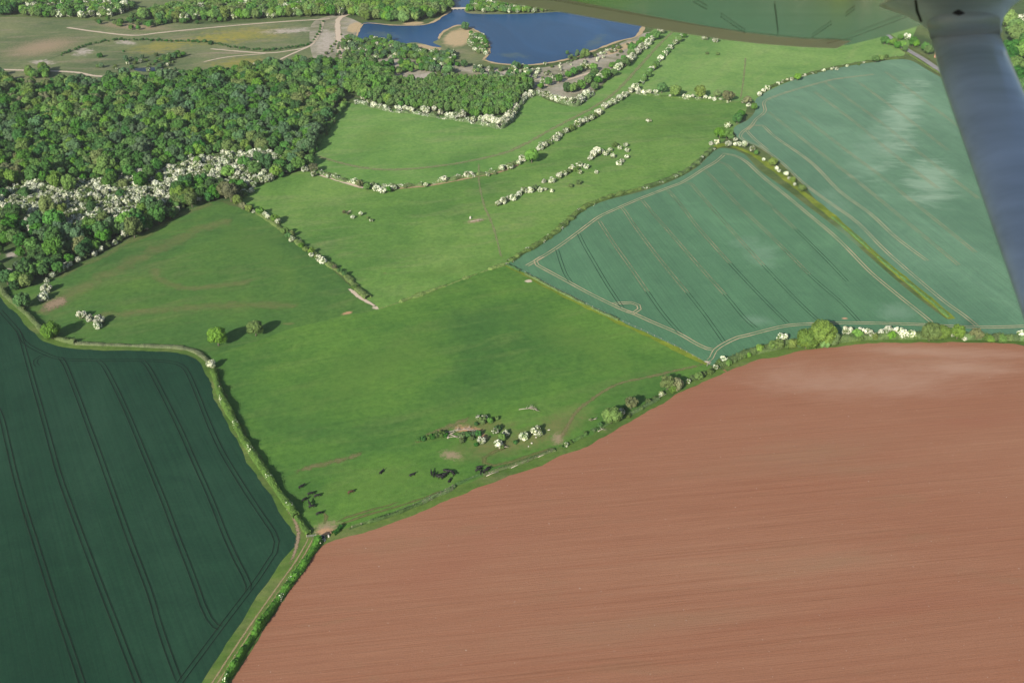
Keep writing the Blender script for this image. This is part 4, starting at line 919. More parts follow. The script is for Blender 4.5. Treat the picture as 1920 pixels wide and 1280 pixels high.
# ------------------------------------------------------------------ the wood: nearest trees one by one, the rest as one mass
def scatter(name, label, cat, pts, sources):
    """pts: (x, y, scale, rot, index). One object; real tree crowns instanced on its points."""
    me = bpy.data.meshes.new(name)
    me.from_pydata([(p[0], p[1], 0) for p in pts], [], [])
    for nm, ty, col in (('scl', 'FLOAT', 2), ('rot', 'FLOAT', 3), ('idx', 'INT', 4)):
        a = me.attributes.new(nm, ty, 'POINT'); a.data.foreach_set('value', [p[col] for p in pts])
    o = link(name, me)
    ng = bpy.data.node_groups.new(name, 'GeometryNodeTree')
    ng.interface.new_socket('Geometry', in_out='INPUT', socket_type='NodeSocketGeometry')
    ng.interface.new_socket('Geometry', in_out='OUTPUT', socket_type='NodeSocketGeometry')
    N, K = ng.nodes, ng.links
    gi, go = N.new('NodeGroupInput'), N.new('NodeGroupOutput')
    jn = N.new('GeometryNodeJoinGeometry')
    for s in reversed(sources):
        oi = N.new('GeometryNodeObjectInfo'); oi.transform_space = 'ORIGINAL'; oi.inputs['As Instance'].default_value = True
        oi.inputs['Object'].default_value = s
        K.new(oi.outputs['Geometry'], jn.inputs[0])
    ip = N.new('GeometryNodeInstanceOnPoints'); ip.inputs['Pick Instance'].default_value = True
    def attr(nm, ty):
        a = N.new('GeometryNodeInputNamedAttribute'); a.data_type = ty; a.inputs['Name'].default_value = nm
        return a.outputs['Attribute']
    K.new(gi.outputs[0], ip.inputs['Points']); K.new(jn.outputs[0], ip.inputs['Instance'])
    K.new(attr('idx', 'INT'), ip.inputs['Instance Index']); K.new(attr('scl', 'FLOAT'), ip.inputs['Scale'])
    cx = N.new('ShaderNodeCombineXYZ'); K.new(attr('rot', 'FLOAT'), cx.inputs['Z'])
    K.new(cx.outputs[0], ip.inputs['Rotation'])
    K.new(ip.outputs[0], go.inputs[0])
    md = o.modifiers.new('scatter', 'NODES'); md.node_group = ng
    return tag(o, label, cat, None, 'stuff')

def poisson(poly_px, spacing, jit=0.38):
    P = GP(poly_px); xs = [p[0] for p in P]; ys = [p[1] for p in P]; out = []
    y = min(ys); r = 0
    while y < max(ys):
        x = min(xs) + (spacing * .5 if r % 2 else 0)
        while x < max(xs):
            q = (x + random.uniform(-jit, jit) * spacing, y + random.uniform(-jit, jit) * spacing)
            if inside(q, P): out.append(q)
            x += spacing
        y += spacing * .87; r += 1
    return out
HAWZONE = GP([(-60, 385), (0, 372), (43, 345), (130, 345), (215, 340), (250, 326), (320, 318), (370, 296), (433, 290), (520, 290), (535, 310), (505, 345), (450, 352), (400, 352), (350, 352), (317, 386), (277, 392), (217, 425), (133, 440), (60, 440), (0, 400), (-60, 400)])
CLEAR = GP([(-20, 465), (40, 465), (65, 490), (40, 520), (-20, 530)])
def unproj_py(x, y):
    d = math.hypot(H, y); dep = math.atan2(H, y); return 640 + FPX * math.tan(dep - PITCH), 960 + x / (y * CT + H * ST) * FPX
def invis(x, y):
    py, px = unproj_py(x, y)
    return px < -40 or px > 1960 or py < -60
wood = poisson(WOOD_PTS, 6.9)
trees, haws = [], []
from mathutils import noise as mnoise
for q in wood:
    if inside(q, CLEAR) and random.random() < 0.8: continue
    if invis(*q): continue
    nz = mnoise.noise(Vector((q[0] * .012, q[1] * .012, 3)))
    if inside(q, HAWZONE):
        if random.random() < (0.05 if -165 > q[0] > -265 else 0.14): trees.append((*q, random.uniform(3.6, 5.6), random.choice(['mid', 'dark', 'mid', 'bright', 'olive'])))
    else:
        w = random.random() + nz * 0.9
        key = 'teal' if w < 0.12 else 'dark' if w < 0.40 else 'mid' if w < 0.80 else 'bright' if w < 1.0 else 'olive' if w < 1.25 else 'brown'
        py, px = unproj_py(*q)
        edge = py > 380
        if edge and random.random() < .35: continue
        trees.append((*q, random.choice([random.uniform(2.7, 3.8), random.uniform(3.2, 4.6), random.uniform(3.6, 5.2), random.uniform(4.6, 6.6)]), key))
for q in poisson([(-60, 345), (540, 280), (545, 330), (470, 355), (330, 400), (200, 450), (60, 500), (-60, 450)], 4.0, 0.45):
    if inside(q, HAWZONE) and not invis(*q) and random.random() < 0.86: haws.append((*q, random.uniform(2.2, 3.5), random.choice(['haw', 'haw', 'haw', 'hawg', 'hawg', 'bush'])))
# blossom fringe along the wood's lower edge
for x, y, r, k in along([(97, 522), (143, 492), (187, 474), (233, 447), (283, 427)], 13, 6, 9, ['haw', 'hawg', 'haw', 'bush'], 3) + along([(330, 398), (365, 378), (400, 368)], 12, 5, 8, ['haw', 'bush'], 3) + along([(450, 372), (500, 335), (560, 320)], 10, 6, 9, ['haw', 'hawg', 'mid'], 5):
    haws.append((*G(x, y), r / pxm(y), k))
# a few big trees on the wood's edge
for x, y, r, k in [(432, 366, 16, 'brown'), (445, 372, 10, 'olive'), (425, 355, 10, 'bright'), (335, 362, 17, 'olive'), (350, 372, 14, 'mid'), (372, 345, 13, 'mid'), (295, 392, 17, 'dark'), (318, 398, 12, 'mid'), (105, 421, 20, 'mid'), (70, 418, 16, 'dark'), (130, 350, 14, 'bright'), (108, 345, 15, 'bright'), (90, 395, 16, 'olive'),
                   (235, 423, 19, 'bright'), (250, 433, 16, 'olive'), (195, 445, 15, 'mid'), (150, 462, 17, 'brown'), (30, 405, 18, 'dark'), (15, 430, 17, 'mid'), (60, 460, 15, 'mid'), (500, 312, 17, 'dark'), (520, 318, 13, 'bright'), (478, 318, 14, 'mid'), (82, 505, 12, 'dark'), (50, 520, 11, 'mid'), (25, 530, 10, 'dark'), (580, 300, 11, 'mid'), (588, 312, 9, 'brown'), (560, 300, 13, 'olive')]:
    trees.append((*G(x, y, 5), r / pxm(y), k))
trees.sort(key=lambda t: t[1] - t[2] * 6); haws.sort(key=lambda t: t[1])
NT_, NH_ = 215, 140
zones = [(-1e9, 'left'), (150, 'middle'), (330, 'right')]
used_lab = {}
def zone_label(x, y, key, nm):
    py, px = unproj_py(x, y)
    depth = 'front edge of the wood' if py > 425 - (px > 250) * (px - 250) * 0.22 else 'inner part of the wood'
    third = 'left' if px < 110 else 'centre left' if px < 230 else 'centre' if px < 350 else 'centre right' if px < 460 else 'right'
    return 'in the %s, %s' % (depth, third)
for kk, lst, n in (('tree', trees, NT_), ('hawthorn', haws, NH_)):
    cells = {}
    for t in lst[:n]:
        cells.setdefault((zone_label(t[0], t[1], t[3], kk), t[3]), []).append(t)
    for (zl, key), ts in cells.items():
        ts.sort(key=lambda t: t[0])
        for i, (x, y, r, _) in enumerate(ts):
            nm = 'hawthorn' if key in ('haw', 'hawg') else 'bush' if key == 'bush' else 'tree'
            place(0, 0, r, key, '%s %s, %s %s' % (nth(i + 1), TONE[key], nm, zl), '%ss of the wood' % kk, xy=(x, y), hs=random.uniform(.95, 1.2))
SRC_KEYS = []
for k in ('mid', 'bright', 'dark', 'teal', 'olive', 'brown', 'plant', 'haw', 'hawg', 'bush', 'bushd'):
    for vi in range(len(TREES[k])): SRC_KEYS.append((k, vi))
for k, vi in SRC_KEYS:
    if (k, vi) not in PROTO:
        place(-150, 300, 14, k, '%s tree standing at the far left beyond the frame of view, kind %s' % (TONE[k], nth(vi + 1)), None, var=vi)
SRC = [PROTO[k][0] for k in SRC_KEYS]
def sidx(key): return random.choice([i for i, k in enumerate(SRC_KEYS) if k[0] == key])
def P5(x, y, r, key): return (x, y, r, random.uniform(0, 6.28), sidx(key))
scatter('woodland', 'dense mixed green wood covering the left of the view', 'wood', [P5(*t) for t in trees[NT_:]], SRC)
scatter('hawthorn_thicket', 'mass of white-blossomed hawthorn scrub in the upper part of the wood', 'scrub', [P5(*t) for t in haws[NH_:]], SRC)
pl = [P5(x, y, random.uniform(2.9, 4.0), random.choice(['plant', 'plant', 'plant', 'mid'])) for x, y in poisson(PLANT_PTS, 5.0, .25) if not (unproj_py(x, y)[1] < 745 and random.random() < .45)]
pl += [P5(x, y, random.uniform(4, 6), random.choice(['plant', 'mid', 'bright'])) for x, y in poisson([(640, 130), (690, 135), (745, 165), (735, 200), (680, 188), (650, 175)], 8)]
scatter('plantation', 'even light green plantation block south of the lake', 'wood', pl, SRC)
# strip hedge right of the wood
st = [P5(*G(x, y), r / pxm(y) * .9, k) for x, y, r, k in along([(578, 300), (605, 255), (632, 215), (650, 192)], 3.2, 5, 7, ['bright', 'mid', 'bush', 'bush'], 4)]
scatter('tree_strip', 'bright narrow strip of young trees along the wood side', 'trees', st, SRC)
def zone(poly, sp, r0, r1, keys, dens=1.0):
    return [P5(x, y, random.uniform(r0, r1), random.choice(keys)) for x, y in poisson(poly, sp) if random.random() < dens and not invis(x, y)]
belt = zone([(40, 32), (45, 12), (130, 6), (230, 8), (255, 18), (225, 30), (150, 36)], 8, 4, 6.5, ['mid', 'hawg', 'bright', 'haw', 'mid'])
belt += zone([(230, 38), (280, 32), (320, 18), (430, 8), (520, -25), (640, -40), (740, -40), (740, -5), (640, 32), (560, 34), (450, 38), (330, 40)], 8.5, 4.5, 7, ['bright', 'bright', 'mid', 'hawg', 'olive'])
belt += zone([(150, 44), (230, 38), (330, 40), (450, 38), (400, 44), (300, 50), (250, 62), (240, 52)], 9, 2.5, 4, ['mid', 'bush', 'dark'], .7)
belt += zone([(-60, 30), (-60, 0), (30, 0), (45, 15), (20, 32)], 8, 5, 7, ['dark', 'mid'])
belt += zone([(610, 34), (640, -10), (700, -40), (840, -45), (848, 18), (810, 36), (760, 44), (690, 40), (650, 28)], 8.5, 5, 8, ['bright', 'bright', 'mid', 'olive', 'bright'])
belt += zone([(40, -4), (260, -6), (300, -14), (260, -20), (40, -20)], 10, 3, 5, ['mid', 'bright'], .6)
scatter('tree_belt', 'bright green belt of trees along the top edge left of the lake', 'wood', belt, SRC)
cw = zone([(875, 22), (890, 6), (950, 4), (1010, 8), (1060, 14), (1078, 18), (1010, 24), (960, 26), (900, 25)], 6, 2.6, 4.4, ['bright', 'hawg', 'mid', 'hawg', 'bright'])
scatter('causeway_trees', 'bushy trees growing on the lake causeway', 'trees', cw, SRC)
sc = zone([(642, 92), (650, 72), (672, 78), (700, 78), (755, 88), (800, 100), (855, 100), (850, 125), (790, 112), (700, 112), (660, 108)], 5.2, 2.0, 3.8, ['bright', 'mid', 'hawg', 'teal', 'mid', 'bush'], .8)
sc += zone([(790, 112), (850, 110), (900, 150), (1010, 155), (990, 130), (900, 128), (860, 130), (840, 160), (800, 135)], 6, 2, 3.4, ['haw', 'hawg', 'mid', 'teal', 'bush'], .55)
sc += zone([(880, 65), (905, 68), (914, 85), (912, 105), (895, 100), (878, 90)], 4.6, 2, 3.2, ['bush', 'haw', 'mid', 'hawg'], .9)
sc += zone([(720, 125), (790, 115), (850, 125), (760, 140), (730, 150), (700, 148)], 7, 2.4, 4.5, ['mid', 'dark', 'bright'], .7)
sc += zone([(640, 118), (700, 125), (740, 150), (720, 165), (650, 150)], 7.5, 4, 6, ['mid', 'dark', 'plant'])
sc += zone([(590, 115), (640, 60), (648, 95), (640, 118)], 7, 1, 2, ['bush', 'teal', 'bush'], .5)
sc += zone([(920, 130), (1000, 125), (1080, 112), (1180, 78), (1210, 66), (1190, 95), (1120, 122), (1010, 158)], 9, 1.4, 2.6, ['bush', 'haw', 'bush', 'hawg'], .6)
sc += zone([(1060, 104), (1105, 92), (1110, 106), (1070, 116)], 7, 1.5, 2.6, ['bush', 'teal'], .8)
scatter('lakeside_scrub', 'mixed scrub and young trees on the lake shore', 'scrub', sc, SRC)
gs = zone([(180, 128), (240, 112), (330, 100), (350, 105), (320, 125), (340, 140), (430, 132), (440, 142), (330, 148), (300, 138), (240, 134)], 7, 1.3, 2.8, ['bush', 'bushd', 'hawg', 'teal'], .6)
gs += zone([(300, 112), (345, 100), (350, 106), (310, 118)], 5, 2, 3, ['bushd', 'mid'], .9) + zone([(455, 125), (485, 116), (490, 122), (460, 130)], 5, 1.6, 2.6, ['bush', 'hawg'], .9)
gs += zone([(530, 115), (575, 108), (580, 116), (535, 120)], 6, 1.4, 2.2, ['bush'], .8) + zone([(50, 135), (90, 133), (92, 148), (52, 148)], 7, 3, 5, ['mid', 'bright'], .9)
gs += [P5(*G(x, y), r, 'bushd') for x, y, r in [(188, 108, 3.4), (395, 84, 3), (384, 80, 2.6), (370, 79, 2), (240, 117, 2), (232, 98, 1.5), (255, 112, 2)]]
gs += [P5(*G(x + random.uniform(-2, 2), y + random.uniform(-1, 1)), random.uniform(1.0, 2.0), 'bushd') for x, y, r, k in along([(606, 40), (598, 62), (580, 84), (500, 96), (440, 90), (395, 81), (300, 77), (215, 75), (160, 86), (110, 106)], 5, 1, 1, ['x'], 1)]
scatter('grassland_scrub', 'scattered low bushes in the top left grassland', 'scrub', gs, SRC)
row([(817, 49, 0, 'bush')][:0] + [(872, 48, 8, 'teal'), (745, 88, 9, 'teal'), (760, 95, 7, 'teal'), (811, 142, 10, 'mid'), (771, 146, 8, 'mid'), (967, 122, 8, 'teal'), (1097, 101, 9, 'olive'), (730, 72, 6, 'teal'), (840, 128, 11, 'mid'), (870, 118, 8, 'dark')],
    'the lake shore', 'round bushes on the lake shore')

# ------------------------------------------------------------------ hedges
def hedge(pts, width, height, label, leaf='hedge', dens=16, ls=0.42, gaps=0.0, blossom=0.0, name='hedge', twig=False, sm=True, wj=0.25, jag=0.25):
    P = smooth(GP(pts), 1.5) if sm else straight(GP(pts), 1.5)
    n = len(P); g = rng
    W, Hh = np.zeros(n), np.zeros(n)
    s0, s1 = random.uniform(0, 99), random.uniform(0, 99)
    for i, p in enumerate(P):
        W[i] = width * .5 * (1 + wj * 2 * mnoise.noise(Vector((p.x * .15, p.y * .15, s0))))
        Hh[i] = height * (1 + jag * 2.2 * mnoise.noise(Vector((p.x * .22, p.y * .22, s1))))
        if gaps and mnoise.noise(Vector((p.x * .07, p.y * .07, s0 + 7))) > 0.35 - gaps: Hh[i] *= 0.12; W[i] *= .4
    prof = [(-1, 0), (-1.02, .45), (-.82, .85), (-.3, 1.0), (.3, 1.0), (.82, .85), (1.02, .45), (1, 0)]
    V = []; nn = []
    for i, p in enumerate(P):
        t = (P[min(i+1, n-1)] - P[max(i-1, 0)]).normalized(); q = Vector((-t.y, t.x)); nn.append(q)
        for a, b in prof:
            e = 0.9 + random.uniform(-.06, .06)
            V.append((p.x + q.x * a * W[i] * e, p.y + q.y * a * W[i] * e, b * Hh[i] * e))
    k = len(prof); F = []
    for i in range(n - 1):
        for j in range(k - 1): F.append((i*k+j, i*k+j+1, (i+1)*k+j+1, (i+1)*k+j))
    V = np.array(V); F = np.array(F)
    m = int(dens * n * 1.5)
    ii = g.integers(0, n - 1, m); tt = g.random(m)
    A = np.array([(p.x, p.y) for p in P]); Q = np.array([(q.x, q.y) for q in nn])
    base = A[ii] * (1 - tt)[:, None] + A[ii + 1] * tt[:, None]
    an = g.uniform(0.02, math.pi - .02, m)
    ca, sa = np.sign(np.cos(an)) * np.abs(np.cos(an)) ** .6, np.sin(an) ** .6
    w, h = W[ii] * g.uniform(.9, 1.15, m), Hh[ii] * g.uniform(.9, 1.12, m)
    cx = np.column_stack([base[:, 0] + Q[ii, 0] * ca * w, base[:, 1] + Q[ii, 1] * ca * w, np.maximum(.05, sa * h)])
    nr = np.column_stack([Q[ii, 0] * ca, Q[ii, 1] * ca, sa]) + g.normal(size=(m, 3)) * .5
    nr /= np.linalg.norm(nr, axis=1)[:, None]
    LV, LF = leaf_quads(cx, nr, g.uniform(.6, 1.4, m) * ls)
    mi = np.zeros(m, dtype=np.int32)
    if blossom:
        bl = np.sin(cx[:, 0] * .5 + s0) + np.sin(cx[:, 1] * .63 + s1) + g.normal(size=m) * .5
        mi[bl > np.quantile(bl, 1 - blossom)] = 1
    if twig: mi[g.random(m) < .35] = 2
    me = mesh_np(name, np.concatenate([V, LV]), np.concatenate([F, LF + len(V)]), [L[leaf], BLOSSOM, TWIG], np.concatenate([np.full(len(F), 0, dtype=np.int32), mi]))
    return tag(link(name, me), label, 'hedge')
hedge([(4, 543), (12, 557), (30, 572), (50, 590), (66, 607), (84, 625), (110, 637), (142, 645)], 2.6, 2.6, 'dense low hedge from the left edge to the bright tree', 'hedge', 18)
hedge([(142, 645), (219, 648), (306, 651), (345, 654), (368, 661), (382, 671), (392, 681)], 2.6, 1.3, 'low straight hedge between domed pasture and the dark crop', 'hedge_pale', 14)
hedge([(400, 697), (407, 722), (415, 745), (427, 770), (441, 795), (456, 825), (477, 858), (497, 887), (518, 918), (538, 946), (556, 970)], 3.0, 3.0, 'tall trimmed hedge casting a long shadow beside the dark crop', 'hedge', 22, 0.4, blossom=.04)
hedge([(556, 970), (566, 985), (579, 1004)], 2.2, 2.0, 'short low hedge end running down to the gateway', 'hedge', 18)
hedge([(598, 1014), (590, 1030), (572, 1057), (545, 1093), (514, 1136), (498, 1161), (471, 1200), (450, 1233), (424, 1278), (405, 1320)], 2.8, 2.4, 'thick green hedge between farm track and red field', 'mid', 24, 0.4, blossom=.03, wj=.35, jag=.4)
hedge([(625, 1003), (634, 996), (640, 988)], 1.8, 1.6, 'short dark bush line right of the trough', 'dark', 16)
hedge([(655, 992), (687, 981), (728, 969), (760, 957), (791, 944)], 1.6, 1.5, 'ragged low hedge, lower stretch beside the red field', 'hedge', 14, 0.36, gaps=.12, twig=False)
hedge([(791, 944), (815, 932), (840, 922), (852, 913)], 1.8, 1.5, 'grey twiggy hedge stretch below the cattle', 'hedge', 14, 0.36, twig=True)
hedge([(854, 911), (880, 899), (905, 890)], 0.8, 1.3, 'thin dark hedge stretch just below the right-hand cattle', 'dark', 14, 0.3)
hedge([(905, 891), (940, 880), (985, 866), (1010, 855), (1040, 844)], 1.8, 1.1, 'bare grey-brown hedge stretch under the hollow', 'hedge', 14, 0.34, twig=True)
hedge([(1054, 840), (1075, 828), (1100, 816)], 1.6, 1.5, 'dark hedge stretch right of the track end', 'mid', 14, 0.36, gaps=.1)
hedge([(1110, 810), (1140, 795), (1170, 782), (1200, 768), (1235, 748)], 2.0, 1.3, 'low rough hedge under the yellow-green round tree', 'hedge', 14, 0.36, gaps=.1)
hedge([(1345, 690), (1380, 674), (1415, 661), (1460, 651), (1500, 646), (1560, 641), (1620, 635), (1700, 633), (1760, 633)], 4.6, 3.0, 'continuous hedge base under the tree row along the red field', 'hedge', 18, 0.45)
hedge([(1805, 634), (1850, 635), (1900, 636), (1960, 643)], 4.4, 3.0, 'green hedge running off the right edge', 'hedge', 18, 0.45)
hedge([(712, 579), (740, 570), (780, 556), (830, 538), (880, 519), (915, 506), (946, 496)], 3.4, 1.0, 'low rough hedge between meadow and cattle pasture', 'olive', 10, 0.5, gaps=.12, wj=.5)
hedge([(955, 492), (975, 478), (993, 468), (1015, 455), (1043, 435), (1060, 420), (1080, 402), (1100, 388), (1127, 376), (1160, 365), (1200, 355)], 3.8, 1.7, 'scruffy hedge along the left part of blue-green crop top', 'hedge', 14, 0.5, blossom=.05, wj=.5, jag=.5)
hedge([(1200, 355), (1230, 345), (1256, 336), (1285, 322), (1305, 309), (1325, 290), (1338, 278)], 4.2, 1.8, 'scruffy hedge along the right part of blue-green crop top', 'hedge', 16, 0.5, blossom=.08, wj=.4, jag=.5)
hedge([(951, 497), (962, 503), (975, 509)], 1.4, 1.5, 'dark short hedge at the fence top gateway', 'dark', 14, 0.36)
hedge([(985, 514), (1010, 527), (1040, 543), (1072, 559), (1100, 573), (1130, 588), (1160, 601)], 1.4, 1.2, 'low gappy hedge on the fence line beside blue-green crop', 'olive', 14, 0.36, gaps=.16)
hedge([(1560, 408), (1600, 441), (1650, 486), (1700, 528), (1744, 564), (1780, 596)], 2.0, 0.8, 'low yellow-green hedge along the strip between pale crops', 'bright', 10, 0.45, gaps=.1, wj=.4)
hedge([(1424, 178), (1444, 165), (1489, 148), (1556, 130), (1631, 116), (1695, 108)], 3.6, 1.6, 'low hedge base above the far right crop', 'hedge', 10, 0.6, blossom=.08)
hedge([(1700, 100), (1735, 122), (1775, 147), (1830, 185)], 1.8, 1.2, 'low roadside hedge on the field side of the lane', 'hedge', 10, 0.5)
hedge([(470, 392), (500, 410), (530, 434), (560, 457), (590, 479), (620, 499), (650, 520), (672, 545), (690, 560)], 3.6, 2.0, 'green hedge base under the tree row above the domed pasture', 'olive', 14, 0.45, gaps=.06, wj=.4)
hedge([(600, 326), (660, 343), (720, 352), (800, 346), (860, 336), (915, 326), (945, 316), (980, 300), (1010, 279), (1045, 256), (1090, 230), (1125, 210), (1160, 186), (1195, 164)], 4.0, 2.3, 'thin hedge base running along the curved hedgerow', 'haw', 13, 0.5, gaps=.06, blossom=.3, wj=.6, jag=.6)
hedge([(1200, 160), (1215, 140), (1240, 110), (1265, 82), (1290, 58)], 4.5, 2.8, 'hedge base of the hedgerow rising to the wing', 'mid', 14, 0.6, blossom=.3, wj=.5, jag=.5)
hedge([(664, 196), (680, 196), (727, 209), (780, 214), (835, 223), (897, 233), (940, 241), (962, 222), (980, 192), (1010, 179), (1050, 192), (1082, 199), (1112, 176)], 3.4, 3.0, 'blossoming hedge base edging the plantation', 'haw', 16, 0.55, blossom=.55, wj=.6, jag=.6)
hedge([(573, 306), (600, 268), (627, 229), (651, 196)], 2.0, 3.5, 'dark straight hedge edging the upper pasture on its left', 'mid', 18, 0.5)
hedge([(1200, 178), (1260, 184), (1320, 188), (1370, 191)], 3.0, 2.0, 'hedge base between far pasture and meadow', 'hedge', 12, 0.5, blossom=.2)

# ------------------------------------------------------------------ fence beside the blue-green crop
def box(cx, cy, cz, sx, sy, sz):
    v = [(cx + a * sx / 2, cy + b * sy / 2, cz + c * sz / 2) for a in (-1, 1) for b in (-1, 1) for c in (-1, 1)]
    f = [(0, 1, 3, 2), (4, 6, 7, 5), (0, 4, 5, 1), (2, 3, 7, 6), (0, 2, 6, 4), (1, 5, 7, 3)]
    return v, f
WOODM = plain('weathered_wood', (.30, .26, .20), (.42, .38, .31), 3.0)
WIRE = plain('fence_wire', (.35, .35, .34), None, 3.0, 0.5, 0.5, 0.6)
def fence(pts, step, label, h=1.2):
    P = straight(GP(pts), step); root = empty('wire_fence', (P[0].x, P[0].y, 0)); tag(root, label, 'fence')
    pm = mesh_py('post', *box(0, 0, h / 2, .14, .14, h), [WOODM]); first = None
    for p in P:
        if first is None: o = first = link('post', pm, root)
        else: o = first.copy(); C.objects.link(o); o.parent = root
        o.location = (p.x - P[0].x, p.y - P[0].y, 0)
    for hz in (.5, .85, 1.12):
        t = tube([(p.x - P[0].x, p.y - P[0].y, hz * h / 1.2) for p in P], [.012] * len(P), 4)
        link('wire', mesh_py('wire', *t, [WIRE]), root)
fence([(950, 497), (985, 512), (1040, 541), (1100, 571), (1157, 599), (1202, 619), (1265, 649), (1322, 680)], 4.0, 'post and wire fence between cattle pasture and blue-green crop')
fence([(660, 989), (728, 967), (791, 942), (850, 912), (905, 889)], 4.0, 'post and wire fence along the pasture side of the red field hedge')
# gate at the track
def gate(x, y, rz, label):
    root = empty('field_gate', (*G(x, y), 0), rz); tag(root, label, 'gate')
    for s in (-1, 1): link('gate_post', mesh_py('gate_post', *box(s * 1.9, 0, .7, .18, .18, 1.4), [WOODM]), root)
    for k in range(5): link('rail', mesh_py('rail', *box(0, 0, .25 + .22 * k, 3.55, .04, .07), [WIRE]), root)
    for s in (-1, 0, 1): link('stile', mesh_py('stile', *box(s * 1.74, .045, .69, .06, .04, 1.05), [WIRE]), root)
gate(584, 1006, R(8), 'metal field gate at the top of the farm track')
gate(1328, 683, R(60), 'metal field gate at the bottom corner of blue-green crop')

# ------------------------------------------------------------------ cattle
HIDE = plain('black_hide', (.006, .006, .007), (.018, .016, .016), 2.0, 0.6, 0.3)
HIDE_B = plain('brown_hide', (.06, .03, .02), (.10, .05, .03), 2.0, 0.6, 0.3)
def skin_mesh(name, verts, edges, radii, mat, root=0):
    me = bpy.data.meshes.new(name); me.from_pydata(verts, edges, [])
    o = bpy.data.objects.new(name, me); C.objects.link(o)
    sk = o.modifiers.new('skin', 'SKIN'); sk.use_smooth_shade = True
    for i, r in enumerate(radii):
        d = me.skin_vertices[0].data[i]; d.radius = (r, r) if not isinstance(r, tuple) else r; d.use_root = (i == root)
    ss = o.modifiers.new('sub', 'SUBSURF'); ss.levels = 1; ss.render_levels = 1
    dg = bpy.context.evaluated_depsgraph_get()
    out = bpy.data.meshes.new_from_object(o.evaluated_get(dg)); out.name = name
    bpy.data.objects.remove(o); out.materials.clear(); out.materials.append(mat)
    return out
def cow_mesh(pose, mat):
    hz = {'stand': (1.28, .62), 'graze': (1.25, .18), 'lie': (.62, .85)}[pose][0]
    if pose == 'graze': head = [(1.05, 0, hz - .05), (1.38, 0, .72), (1.60, 0, .35), (1.80, 0, .14)]
    elif pose == 'stand': head = [(1.05, 0, hz + .05), (1.40, 0, hz + .25), (1.72, 0, hz + .28), (2.02, 0, hz + .08)]
    else: head = [(1.05, 0, hz + .05), (1.36, 0, hz + .30), (1.66, 0, hz + .34), (1.95, 0, hz + .16)]
    V = [(-.95, 0, hz), (-.4, 0, hz - .03), (.2, 0, hz - .06), (.75, 0, hz)] + head
    E = [(i, i + 1) for i in range(7)]
    Rr = [(.34, .38), (.40, .43), (.42, .44), (.36, .42), (.22, .28), (.17, .20), (.16, .17), (.09, .10)]
    def add(p, parent, r):
        V.append(p); E.append((parent, len(V) - 1)); Rr.append(r); return len(V) - 1
    for sx, par in ((-.85, 0), (.72, 3)):
        for sy in (-1, 1):
            if pose == 'lie':
                a = add((sx, sy * .42, .34), par, .17); b = add((sx + .35, sy * .55, .14), a, .10); add((sx + .05, sy * .60, .08), b, .06)
            else:
                a = add((sx, sy * .24, .82), par, .16)
                b = add((sx - (.06 if sx < 0 else -.02), sy * .25, .42), a, .085); add((sx + .02, sy * .25, .05), b, .065)
    t = add((-1.22, 0, hz + .12), 0, .05); add((-1.30, 0, hz - .55), t, .035)
    for sy in (-1, 1): add((head[2][0] - .08, sy * .24, head[2][2] + .10), 6, .045)
    return skin_mesh('cow', V, E, Rr, mat)
COWS = {'stand': cow_mesh('stand', HIDE), 'graze': cow_mesh('graze', HIDE), 'lie': cow_mesh('lie', HIDE)}
CB = cow_mesh('graze', HIDE_B)
cl = [(565, 913, 40, 'stand', 'black cow standing alone above the lower left group of cattle'), (582, 926, 25, 'graze', 'black grazing cow, upper left one of the two thin ones at lower left'), (594, 930, 25, 'graze', 'black grazing cow, rightmost of the lower left group'),
      (571, 937, 45, 'graze', 'black grazing cow nearest the tall hedge shadow'), (581, 945, 120, 'stand', 'upper black cow of the close pair at lower left'), (584, 950, 20, 'graze', 'lower black cow of the close pair at lower left'), (598, 963, 30, 'graze', 'black cow nearest the gateway and trough'),
      (657, 923, 35, 'brown', 'dark brown cow grazing alone right of the lower left group'), (715, 884, 60, 'lie', 'black cow alone at the left of the middle cattle'), (772, 889, 30, 'lie', 'black cow alone just left of the main group'),
      (809, 888, 100, 'stand', 'left cow of the close pair at the left of the main group'), (814, 891, 80, 'graze', 'right cow of the close pair at the left of the main group'), (822, 892, 30, 'graze', 'first of the four tightly bunched black cows'), (826, 895, 10, 'stand', 'second of the four tightly bunched black cows'),
      (831, 895, 50, 'graze', 'third of the four tightly bunched black cows'), (834, 890, 30, 'stand', 'topmost of the four tightly bunched black cows'), (836, 881, -20, 'lie', 'black cow lying at the top of the main group'), (845, 885, -10, 'graze', 'left cow of the pair at the right of main group'),
      (849, 888, -60, 'stand', 'right cow of the pair at the right of main group'), (843, 900, 70, 'lie', 'black cow lowest in the main group'), (898, 875, 5, 'lie', 'topmost cow of the four near the hollow loop'), (896, 882, 20, 'graze', 'second cow down of the four near the hollow loop'),
      (902, 887, 80, 'graze', 'lowest cow near the fence below the hollow'), (911, 883, 30, 'stand', 'left one of two cows rightmost in the herd'), (914, 879, 50, 'graze', 'rightmost black cow of the whole herd')]
for x, y, rz, pose, lb in cl:
    o = link('cow', CB if pose == 'brown' else COWS[pose]); o.location = (*G(x, y, .6), 0); o.rotation_euler = (0, 0, R(rz)); o.scale = (1.12,) * 3
    tag(o, lb, 'cow', 'black cattle in the pasture')

